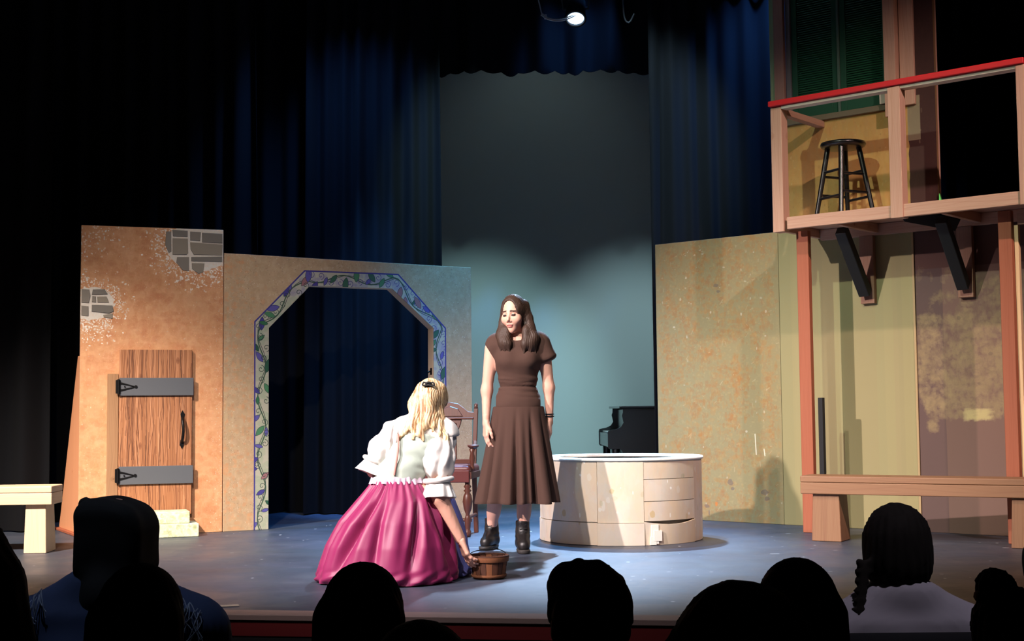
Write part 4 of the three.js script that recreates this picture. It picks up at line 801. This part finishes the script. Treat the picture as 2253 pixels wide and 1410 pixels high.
// ---- the kneeling girl, seen from behind (local x to the right of the photo, z towards the audience)
{
  const t = thing('person', 'kneeling girl with long blonde hair, white puffed sleeves and wide magenta skirt', 'person', [-0.68, 0, -7.58]);
  const hm = turned(Math.PI - 0.75, 0.42, 0.1, [0.213, 0.972, -0.10]), hi = hm.clone().invert(), q = new THREE.Vector3();
  const inHead = (p) => { q.set(...p).applyMatrix4(hi); return [q.x, q.y, q.z]; };
  const LA = [[0.035, 0.80, -0.04], [-0.095, 0.60, -0.05], [0.02, 0.5, -0.24]], RA = [[0.292, 0.79, -0.05], [0.278, 0.46, 0.10], [0.388, 0.225, 0.07]];
  const limbs = bones([[LA[0], LA[1], 0.046, 0.036], [LA[1], LA[2], 0.036, 0.025], [RA[0], RA[1], 0.04, 0.036], [RA[1], RA[2], 0.044, 0.029],
    [[0.05, 0.83, -0.05], [0.28, 0.82, -0.06], 0.05, 0.05], [[0.18, 0.85, -0.06], [0.205, 0.93, -0.085], 0.054, 0.048],
    [[0.0, 0.47, 0.0], [-0.1, 0.36, -0.34], 0.085, 0.06], [[-0.1, 0.36, -0.34], [-0.1, 0.08, -0.12], 0.055, 0.04], [[0.16, 0.47, 0.0], [0.22, 0.36, -0.34], 0.085, 0.06], [[0.22, 0.36, -0.34], [0.2, 0.08, -0.1], 0.055, 0.04],
    [[-0.1, 0.06, -0.12], [-0.1, 0.04, -0.3], 0.036, 0.03], [[0.2, 0.06, -0.1], [0.2, 0.04, -0.28], 0.036, 0.03]], 0.035);
  const torso = trunk([[0.42, 0.12, 0.1, 0.04, 0], [0.55, 0.115, 0.09, 0.045, 0], [0.7, 0.125, 0.1, 0.12, -0.03], [0.82, 0.12, 0.08, 0.165, -0.055], [0.88, 0.06, 0.05, 0.18, -0.06]]);
  const body = nets((p) => smin(limbs(p), torso(p), 0.03), [-0.25, 0.0, -0.45], [0.46, 0.95, 0.16], 0.011);
  part('body', mergeTinted([tint(body, () => SKIN), headGeo(0.0036).applyMatrix4(hm),
    handGeo(RA[2], [0.34, -1, -0.12], [0.75, 0.1, -0.35], [0.2, 0.1, -1], [[0.1, 0.16], [0.2, 0.3], [0.28, 0.34], [0.34, 0.36]]),
    handGeo(LA[2], [0.6, -0.4, -0.7], [0, -1, 0], [0.5, 0, 0.5], [[0.3, 0.4], [0.3, 0.4], [0.34, 0.4], [0.36, 0.4]], 0.004)]), M.skin, t);
  // bodice
  const mint = std({ color: rgb(176, 190, 178), roughness: 0.75 }), white = std({ color: rgb(236, 232, 228), roughness: 0.85 });
  const back = trunk([[0.525, 0.142, 0.115, 0.04, 0], [0.6, 0.14, 0.112, 0.062, 0], [0.7, 0.15, 0.115, 0.115, -0.03], [0.8, 0.155, 0.1, 0.155, -0.05], [0.87, 0.1, 0.075, 0.178, -0.058]]);
  part('bodice', nets((p) => {
    let d = smin(back(p), cap(p, [0.07, 0.82, -0.045], [0.265, 0.82, -0.055], 0.058, 0.058), 0.04);
    d += 0.004 * Math.sin(p[1] * 90 + p[0] * 60 + 4 * nz(p[0] * 8, p[1] * 8, 1)) * Math.max(0, Math.min(1, (p[0] - 0.12) * 9)) + 0.003 * nz(p[0] * 16, p[1] * 16, p[2] * 16);
    d += 0.004 * Math.exp(-(((p[0] - 0.055 - (p[1] - 0.55) * 0.1) / 0.006) ** 2));
    return smax(d, p[1] - 0.80 - 0.05 * nz(p[0] * 5, 1, 1), 0.004);
  }, [-0.13, 0.5, -0.22], [0.36, 0.9, 0.16], 0.0065), mint, t);
  part('collar', nets((p) => {
    let d = cap(p, [0.02, 0.81, -0.035], [0.31, 0.805, -0.05], 0.072, 0.072);
    d = smin(d, cap(p, [0.1, 0.855, -0.055], [0.25, 0.85, -0.06], 0.06, 0.06), 0.03) + 0.004 * Math.sin(p[0] * 70 + p[1] * 30) + 0.004 * nz(p[0] * 18, p[1] * 18, 3);
    return smax(d, 0.765 - p[1] + Math.abs(p[0] - 0.165) * 0.1, 0.006);
  }, [-0.1, 0.74, -0.16], [0.42, 0.95, 0.08], 0.0065), white, t);
  part('bodice_tape', tube([[0.03, 0.58, 0.118], [0.042, 0.66, 0.108], [0.05, 0.74, 0.08], [0.045, 0.8, 0.05]], 0.006), std({ color: rgb(226, 150, 140) }), t);
  const puff = (list, lo, hi2, ph) => nets((p) => { let d = 1e3; for (const [c, r] of list) d = smin(d, ell(p, c, r), 0.03); return d + 0.007 * Math.sin(Math.atan2(p[2] - list[0][0][2], p[0] - list[0][0][0]) * 13 + ph + p[1] * 16 + 2 * nz(p[0] * 9, p[1] * 9, 2)) + 0.007 * nz(p[0] * 20, p[1] * 26, p[2] * 20); }, lo, hi2, 0.0065);
  part('sleeve', puff([[[0.02, 0.785, -0.035], [0.075, 0.085, 0.08]], [[-0.045, 0.70, -0.04], [0.085, 0.095, 0.085]]], [-0.2, 0.56, -0.17], [0.14, 0.92, 0.12], 0), white, t);
  part('sleeve', puff([[[0.282, 0.77, -0.045], [0.078, 0.085, 0.08]], [[0.27, 0.655, 0.02], [0.088, 0.125, 0.095]]], [0.17, 0.49, -0.18], [0.43, 0.9, 0.16], 2), white, t);
  const ruffle = (c, ax, r0, r1, len, n) => {
    const A = V(...ax).normalize(), X = new THREE.Vector3().crossVectors(A, V(0, 0, 1)).normalize(), Y = new THREE.Vector3().crossVectors(A, X), rows = [];
    for (const inner of [0, 1]) for (let j = 0; j <= 8; j++) {
      const k = inner ? 1 - j / 8 : j / 8, row = [];
      for (let i = 0; i < 72; i++) { const a = i / 72 * 6.2832, r = r0 + (r1 - r0) * k + k * 0.009 * Math.sin(a * n + 2 * Math.sin(a * 2)) - inner * 0.004; row.push(V(...c).addScaledVector(A, len * k).addScaledVector(X, Math.cos(a) * r).addScaledVector(Y, Math.sin(a) * r).toArray()); }
      rows.push(row);
    }
    return skin(rows);
  };
  part('cuff_ruffle', merge([ruffle([-0.085, 0.655, -0.04], [-0.3, -0.75, 0.1], 0.055, 0.085, 0.08, 9), new THREE.TorusGeometry(0.066, 0.012, 8, 30).rotateX(1.57).rotateZ(-0.35).translate(-0.085, 0.655, -0.04)]), white, t);
  part('cuff_ruffle', merge([ruffle([0.268, 0.55, 0.06], [0.02, -1, 0.15], 0.06, 0.09, 0.10, 10), new THREE.TorusGeometry(0.074, 0.014, 8, 30).rotateX(1.57).rotateZ(0.1).translate(0.268, 0.55, 0.058)]), white, t);
  // skirt: rows [y, left, right, half depth, z]
  const prof = [[0.545, -0.102, 0.182, 0.12, 0], [0.52, -0.115, 0.205, 0.145, 0], [0.44, -0.185, 0.27, 0.21, 0], [0.33, -0.28, 0.315, 0.265, 0.01], [0.2, -0.355, 0.352, 0.305, 0.02], [0.1, -0.392, 0.366, 0.325, 0.02], [0.045, -0.405, 0.37, 0.335, 0.02], [0.02, -0.412, 0.366, 0.335, 0.02], [0.006, -0.395, 0.35, 0.32, 0.02]];
  const skirt = (grow, ph, dx = 0, dz = 0, y1 = 1) => {
    const rows = [], N = 200;
    for (let j = 0; j <= 54; j++) {
      const y = 0.545 * y1 - (0.545 * y1 - 0.006) * j / 54; let i = 0; while (i < prof.length - 2 && y < prof[i + 1][0]) i++;
      const A = prof[i], B = prof[i + 1], u = Math.min(1, Math.max(0, (y - A[0]) / (B[0] - A[0]))), P = A.map((v, k) => v + (B[k] - v) * u), row = [], top = Math.exp(-(0.545 - y) / 0.10), low = Math.max(0, 1 - y / 0.09);
      for (let n = 0; n < N; n++) {
        const a = n / N * 6.2832, c = Math.cos(a), s = Math.sin(a);
        let f = 0.007 * top * Math.sin(a * 34 + 2 * Math.sin(a * 3)) + (0.5 - Math.abs(y - 0.27)) * 0.05 * (nz(a * 2.6, y * 1.6 + ph, 2) + 0.7 * nz(a * 6.2, y * 2.2, ph + 5)) + 0.012 * low * Math.sin(a * 17 + y * 90) + 0.02 * low * nz(a * 5, y * 30, 8);
        for (const [fa, dep, wd, tw] of [[1.05, 0.06, 0.08, 0.5], [1.75, 0.04, 0.07, -0.2], [2.15, 0.07, 0.09, 0.7], [0.5, 0.06, 0.1, -0.8], [2.7, 0.04, 0.1, 0.3], [0.15, 0.05, 0.12, 0.4]]) { const da = Math.atan2(Math.sin(a - fa - tw * (0.3 - y)), Math.cos(a - fa - tw * (0.3 - y))); f -= dep * Math.exp(-((da / wd) ** 2)) * Math.min(1, (0.56 - y) * 4) * Math.min(1, y * 5); }
        const cx = (P[1] + P[2]) / 2, rx = (P[2] - P[1]) / 2;
        row.push([dx + cx + c * (rx + f + grow), y, dz + P[4] + s * (P[3] + f + grow)]);
      }
      rows.push(row);
    }
    return skin(rows);
  };
  part('skirt', skirt(0, 0), phys({ color: rgb(140, 38, 88), roughness: 0.5, sheen: 0.4, sheenRoughness: 0.4, sheenColor: rgb(210, 110, 150) }), t);
  { const rows = []; for (const inner of [0, 1]) for (let j = 0; j <= 5; j++) { const k = inner ? 1 - j / 5 : j / 5, row = []; for (let n = 0; n < 160; n++) { const a = n / 160 * 6.2832, w = 0.006 * Math.sin(a * 26 + 1.5 * Math.sin(a * 5)) * (0.3 + k) - inner * 0.003; row.push([0.04 + Math.cos(a) * (0.145 + w + 0.01 * k), 0.566 - 0.036 * k + 0.004 * Math.sin(a * 13), Math.sin(a) * (0.118 + w + 0.012 * k)]); } rows.push(row); }
    part('waist_frill', skin(rows), std({ color: rgb(206, 186, 204), roughness: 0.85 }), t); }
  part('petticoat', skirt(-0.04, 3, 0.105, -0.23, 0.84), std({ color: rgb(122, 126, 204), roughness: 0.8 }), t);
  // hair
  const hairF = (p) => {
    const h = inHead(p);
    let d = capField(h, 0.016, (k) => ell(k, [0, -0.04, 0.12], [0.066, 0.11, 0.085]));
    const L = bones([[[0.165, 1.0, -0.05], [0.135, 0.90, -0.02], 0.036, 0.034], [[0.135, 0.90, -0.02], [0.085, 0.815, 0.03], 0.034, 0.016], [[0.085, 0.815, 0.03], [0.05, 0.775, 0.045], 0.016, 0.006],
      [[0.22, 1.0, -0.03], [0.20, 0.88, 0.0], 0.048, 0.046], [[0.20, 0.88, 0.0], [0.16, 0.80, 0.05], 0.044, 0.014], [[0.17, 0.82, 0.045], [0.185, 0.765, 0.06], 0.016, 0.005],
      [[0.255, 0.98, -0.07], [0.268, 0.87, -0.04], 0.036, 0.036], [[0.268, 0.87, -0.04], [0.31, 0.78, 0.03], 0.034, 0.013], [[0.31, 0.78, 0.03], [0.325, 0.74, 0.05], 0.013, 0.004],
      [[0.205, 1.04, -0.06], [0.21, 0.93, -0.005], 0.034, 0.036], [[0.15, 0.92, -0.01], [0.11, 0.83, 0.04], 0.028, 0.012], [[0.24, 0.9, -0.01], [0.24, 0.815, 0.055], 0.032, 0.008], [[0.13, 0.86, 0.02], [0.13, 0.775, 0.06], 0.016, 0.005], [[0.27, 0.86, 0.0], [0.275, 0.79, 0.05], 0.022, 0.006]], 0.014);
    d = smin(d, L(p), 0.022);
    return strands(d, p[0], p[1], p[2], 120, 0.0016, 0.2 + 0.012 * Math.sin(p[1] * 42), -0.25) + 0.009 * nz(p[0] * 18, p[1] * 10, p[2] * 18);
  };
  const hg = nets(hairF, [0.02, 0.72, -0.24], [0.36, 1.12, 0.12], 0.0036);
  const blond = [rgb(216, 184, 140), rgb(236, 214, 178), rgb(160, 118, 80)];
  part('hair', tint(hg, (x, y, z) => { const k = nz(Math.atan2(x - 0.2, z + 0.2) * 26, y * 6, 3) + 0.5 * nz(x * 80, y * 6, z * 80); return k > 0.18 ? blond[1] : k < -0.22 ? blond[2] : blond[0]; }), std({ vertexColors: true, roughness: 0.55 }), t);
  part('hair_tie', merge([new THREE.TorusGeometry(0.013, 0.007, 7, 16).rotateX(0.5).translate(0.212, 1.074, -0.012), tube([[0.212, 1.074, -0.008], [0.186, 1.086, -0.01], [0.18, 1.07, -0.004], [0.212, 1.07, -0.006]], 0.005, 16, 6), tube([[0.212, 1.074, -0.008], [0.238, 1.084, -0.012], [0.244, 1.068, -0.008], [0.212, 1.07, -0.006]], 0.005, 16, 6)]), M.blackPaint, t);
}

// ---------------------------------------------------------------- the audience, seated, seen from behind
{
  const F = -0.62, turn = new THREE.Matrix4().makeRotationY(Math.PI);
  const seatGeo = {
    back: new RoundedBoxGeometry(0.46, 0.56, 0.07, 3, 0.03).rotateX(0.14).translate(0, 0.70, 0.20), cushion: new RoundedBoxGeometry(0.46, 0.09, 0.44, 3, 0.035).translate(0, 0.352, -0.06),
    leg: merge([box(0.03, 0.36, 0.34, 0.01).translate(-0.25, 0.18, 0.02), box(0.03, 0.36, 0.34, 0.01).translate(0.25, 0.18, 0.02)]),
    arm: [-1, 1].map((s) => merge([box(0.05, 0.03, 0.34, 0.01).translate(s * 0.25, 0.60, -0.02), box(0.03, 0.25, 0.05, 0.008).translate(s * 0.25, 0.47, 0.1)])),
  };
  const torso = trunk([[0.40, 0.16, 0.12, 0, 0.04], [0.6, 0.145, 0.105, 0, 0.03], [0.8, 0.165, 0.11, 0, 0.02], [0.93, 0.15, 0.085, 0, 0.02], [0.99, 0.07, 0.06, 0, 0.01]]);
  const arms = bones([[[-0.178, 0.89, 0.02], [-0.21, 0.67, 0.0], 0.052, 0.04], [[-0.21, 0.67, 0.0], [-0.11, 0.56, -0.2], 0.038, 0.028], [[0.178, 0.89, 0.02], [0.21, 0.67, 0.0], 0.052, 0.04], [[0.21, 0.67, 0.0], [0.11, 0.56, -0.2], 0.038, 0.028], [[0, 0.985, 0.025], [-0.155, 0.905, 0.02], 0.06, 0.05], [[0, 0.985, 0.025], [0.155, 0.905, 0.02], 0.06, 0.05]], 0.035);
  const legs = bones([[[-0.09, 0.48, 0.0], [-0.1, 0.49, -0.34], 0.078, 0.058], [[-0.1, 0.49, -0.34], [-0.1, 0.08, -0.3], 0.055, 0.042], [[-0.1, 0.045, -0.28], [-0.1, 0.035, -0.42], 0.04, 0.035], [[0.09, 0.48, 0.0], [0.1, 0.49, -0.34], 0.078, 0.058], [[0.1, 0.49, -0.34], [0.1, 0.08, -0.3], 0.055, 0.042], [[0.1, 0.045, -0.28], [0.1, 0.035, -0.42], 0.04, 0.035]], 0.03);
  const neck = (p) => cap(p, [0, 0.95, 0.02], [0, 1.08, 0.01], 0.052, 0.05);
  const H = [0, 1.148, -0.01], toHead = (p) => [-(p[0] - H[0]), p[1] - H[1], -(p[2] - H[2])];
  const bodyGeo = mergeTinted([tint(nets((p) => smin(smin(smin(torso(p), arms(p), 0.03), legs(p), 0.03), neck(p), 0.03), [-0.29, -0.01, -0.47], [0.29, 1.1, 0.19], 0.014), () => SKIN), headGeo(0.005).applyMatrix4(turn).translate(...H)]);
  const shirtGeo = nets((p) => { let d = smin(torso(p), arms(p), 0.03) - 0.014 + 0.005 * nz(p[0] * 10, p[1] * 10, p[2] * 10); d = smax(d, 0.45 - p[1], 0.01); return smax(d, -cap(p, [0, 1.0, 0.0], [0, 1.12, 0.0], 0.062, 0.075), 0.01); }, [-0.31, 0.42, -0.26], [0.31, 1.06, 0.22], 0.012);
  const trouserGeo = nets((p) => smax(legs(p) - 0.012, 0.06 - p[1], 0.01), [-0.2, 0.03, -0.46], [0.2, 0.6, 0.12], 0.015);
  const face = (k) => ell(k, [0, -0.04, 0.12], [0.066, 0.11, 0.08]);
  const HAIR = {
    long: (p) => { let d = capField(toHead(p), 0.02, face); d = smin(d, bones([[[-0.06, 1.16, 0.05], [-0.065, 0.93, 0.09], 0.045, 0.04], [[0.06, 1.16, 0.05], [0.065, 0.93, 0.09], 0.045, 0.04], [[0, 1.16, 0.06], [0, 0.92, 0.1], 0.05, 0.045]], 0.03)(p), 0.03); return strands(d, p[0], p[1], p[2], 34, 0.0012, 0, -0.02); },
    full: (p) => { let d = capField(toHead(p), 0.024, face); d = smin(d, bones([[[-0.08, 1.16, 0.02], [-0.12, 0.95, 0.07], 0.05, 0.055], [[0.08, 1.16, 0.02], [0.12, 0.95, 0.07], 0.05, 0.055], [[0, 1.16, 0.06], [0, 0.9, 0.11], 0.055, 0.06]], 0.04)(p), 0.03); return strands(d, p[0], p[1], p[2], 30, 0.0014, 0, -0.02) + 0.005 * nz(p[0] * 20, p[1] * 12, p[2] * 20); },
    short: (p) => { const h = toHead(p); let d = ell(h, [0, 0.036, -0.014], [0.091, 0.101, 0.104]); d = smin(d, ell(h, [0.02, 0.09, 0.03], [0.07, 0.045, 0.06]), 0.03); d = smax(smax(d, -face(h), 0.012), -0.045 - h[1] - Math.max(0, -h[2]) * 0.3, 0.01); return d + 0.009 * nz(p[0] * 40, p[1] * 30, p[2] * 40); },
    braid: (p) => { let d = smax(capField(toHead(p), 0.017, face), 1.148 - 0.085 - p[1], 0.02); let b = 1e3; for (let i = 0; i < 10; i++) { const y = 1.12 - i * 0.024, x = -0.094 - i * 0.0040; for (const s of [-1, 1]) b = smin(b, cap(p, [x + s * 0.008, y + 0.012, 0.075 + i * 0.005], [x - s * 0.006, y - 0.012, 0.081 + i * 0.005], 0.011 - i * 0.0005, 0.0102 - i * 0.0005), 0.004); } d = smin(d, b, 0.012); return strands(d, p[0], p[1], p[2], 30, 0.0025, 0, -0.02); },
    bun: (p) => { let d = capField(toHead(p), 0.015, face); d = smin(d, ell(p, [-0.045, 1.285, 0.03], [0.048, 0.04, 0.045]), 0.01); return strands(d, p[0], p[1], p[2], 30, 0.003, 0, -0.02) + 0.004 * nz(p[0] * 50, p[1] * 50, p[2] * 50); },
    hood: (p) => { const q = [p[0], p[1], p[2]]; const bx = Math.abs(q[0] - 0.005) - 0.043, by = Math.abs(q[1] - 1.165) - 0.062, bz = Math.abs(q[2]) - 0.06;
      let d = Math.hypot(Math.max(bx, 0), Math.max(by, 0), Math.max(bz, 0)) + Math.min(0, Math.max(bx, by, bz)) - 0.042; d = smax(d, (q[0] * 0.62 + (q[1] - 1.262) * 0.78) - 0.03, 0.04);
      d = smin(d, ell(q, [0.0, 1.03, 0.03], [0.082, 0.11, 0.1]), 0.02); d = smin(d, bones([[[-0.085, 1.225, -0.05], [-0.085, 1.25, -0.02], 0.022, 0.02]], 0.02)(p), 0.02); d = smax(d, -ell(toHead(p), [0, -0.02, 0.12], [0.075, 0.12, 0.1]), 0.02); return d + 0.004 * nz(p[0] * 14, p[1] * 14, p[2] * 14); },
  };
  const hairGeo = {};
  for (const k of Object.keys(HAIR)) hairGeo[k] = nets(HAIR[k], [-0.24, 0.8, -0.16], [0.24, 1.36, 0.24], 0.0065);
  const cloth = (r, g, b) => std({ color: rgb(r, g, b), roughness: 0.9 });
  const dark = cloth(24, 24, 30), jeans = cloth(30, 34, 48), hairDark = std({ color: rgb(22, 17, 16), roughness: 0.9 }), hairBrown = std({ color: rgb(30, 21, 18), roughness: 0.9 }), seatCloth = cloth(22, 20, 28);
  const WHO = [  // label, hair, x, distance, scale, hair colour, clothes, turned
    ['audience member with full dark hair, cut off by the left picture edge', 'full', -0.95, 2.3, 1.085, hairDark, dark, 0.1],
    ['audience member in a dark hood and blue frayed denim jacket, below the small plank door', 'hood', -1.045, 3.6, 1.045, cloth(20, 20, 26), cloth(58, 72, 112), -0.15],
    ['small dark haired audience head in front of the denim jacket', 'long', -0.787, 2.9, 0.955, hairDark, dark, 0],
    ['audience member with smooth long dark hair, right below the magenta skirt', 'long', -0.33, 3.0, 0.945, hairDark, dark, -0.2],
    ['lowest audience head, only its dark crown showing over the stage edge', 'long', -0.15, 2.2, 0.94, hairDark, dark, 0],
    ['audience man with short thick dark hair and both ears showing, in the middle', 'short', 0.156, 2.85, 0.955, hairDark, dark, 0.05],
    ['audience member with the largest rounded dark head, below the right side of the well', 'full', 0.295, 1.8, 1.02, hairDark, dark, 0.05],
    ['audience member with dark brown hair just right of the largest rounded head', 'long', 0.615, 3.0, 0.945, hairBrown, dark, -0.1],
    ['audience girl in a pale shirt with a dark braid, before the brown bench', 'braid', 1.03, 3.7, 1.0, hairBrown, cloth(196, 186, 200), -0.35],
    ['audience member with a topknot held by a brown scrunchie', 'bun', 1.09, 3.05, 0.895, hairDark, dark, 0.15],
    ['audience member cut off by the right picture edge below the balcony post', 'long', 1.62, 4.15, 0.91, hairDark, dark, 0],
  ];
  let firstSeat = null;
  WHO.forEach(([label, style, x, d, s, hair, top, yaw], i) => {
    const t = thing('person', label, 'person', [x, F, -d], 0); t.scale.setScalar(s);
    part('body', bodyGeo, M.skin, t); const sh = part('shirt', shirtGeo, top, t); if (style === 'hood') sh.scale.set(1.2, 1.06, 1.1); if (style === 'braid') sh.scale.set(1.1, 1.045, 1.08); part('trousers', trouserGeo, jeans, t);
    const h = part(style === 'hood' ? 'hood' : 'hair', hairGeo[style], hair, t); h.rotation.y = yaw * 0.5;
    if (style === 'bun') part('scrunchie', new THREE.TorusGeometry(0.04, 0.014, 10, 28).rotateX(1.2).translate(-0.04, 1.262, 0.025), cloth(120, 84, 62), h);
    if (style === 'hood') {
      const fr = []; reseed(301);
      for (const sx of [-1, 1]) for (let k = 0; k < 26; k++) { const a = rnd() * 0.09, y = 1.06 - a * 0.7 - rnd() * 0.02, X = sx * (0.15 + a); fr.push(tube([[X, y, 0.09], [X + (rnd() - 0.5) * 0.03, y - 0.02, 0.115], [X + (rnd() - 0.5) * 0.05, y - 0.045 - rnd() * 0.03, 0.118]], 0.0014, 6, 4)); }
      part('frayed_threads', merge(fr), cloth(150, 160, 186), t);
      part('earring', merge([new THREE.TorusGeometry(0.011, 0.0025, 6, 16).translate(-0.115, 1.03, 0.0), rod([-0.115, 1.04, 0], [-0.112, 1.075, 0], 0.004)]), std({ color: rgb(200, 190, 170), metalness: 0.6, roughness: 0.3 }), t);
    }
    const where = ['at the far left edge', 'of the hooded person', 'of the small dark haired head', 'of the viewer below the magenta skirt', 'of the lowest head', 'of the short haired man', 'of the largest rounded head', 'of the brown haired viewer', 'of the braided girl, its dark back edge showing', 'of the viewer with the topknot', 'at the far right edge'][i];
    let c = firstSeat;
    if (!c) {
      c = firstSeat = thing('auditorium_seat', '', 'seat', [x, F, -d]);
      part('back', seatGeo.back, seatCloth, c); part('cushion', seatGeo.cushion, seatCloth, c); part('side_frame', seatGeo.leg, M.blackPaint, c); for (const a of seatGeo.arm) part('armrest', a, M.blackPaint, c);
    } else { c = firstSeat.clone(); c.name = numbered('auditorium_seat'); scene.add(c); }
    c.position.set(x, F, -d + 0.015); tag(c, 'dark padded auditorium seat ' + where, 'seat', 'auditorium seats');
    if (i === 1) part('trim_bar', box(0.1, 0.012, 0.012, 0.004).translate(-0.02, 0.975, 0.245), std({ color: rgb(190, 186, 176), metalness: 0.4, roughness: 0.4 }), c);
  });
}
scene.traverse((o) => { if (o.isMesh) { o.castShadow = true; o.receiveShadow = true; } });
renderer.render(scene, camera);
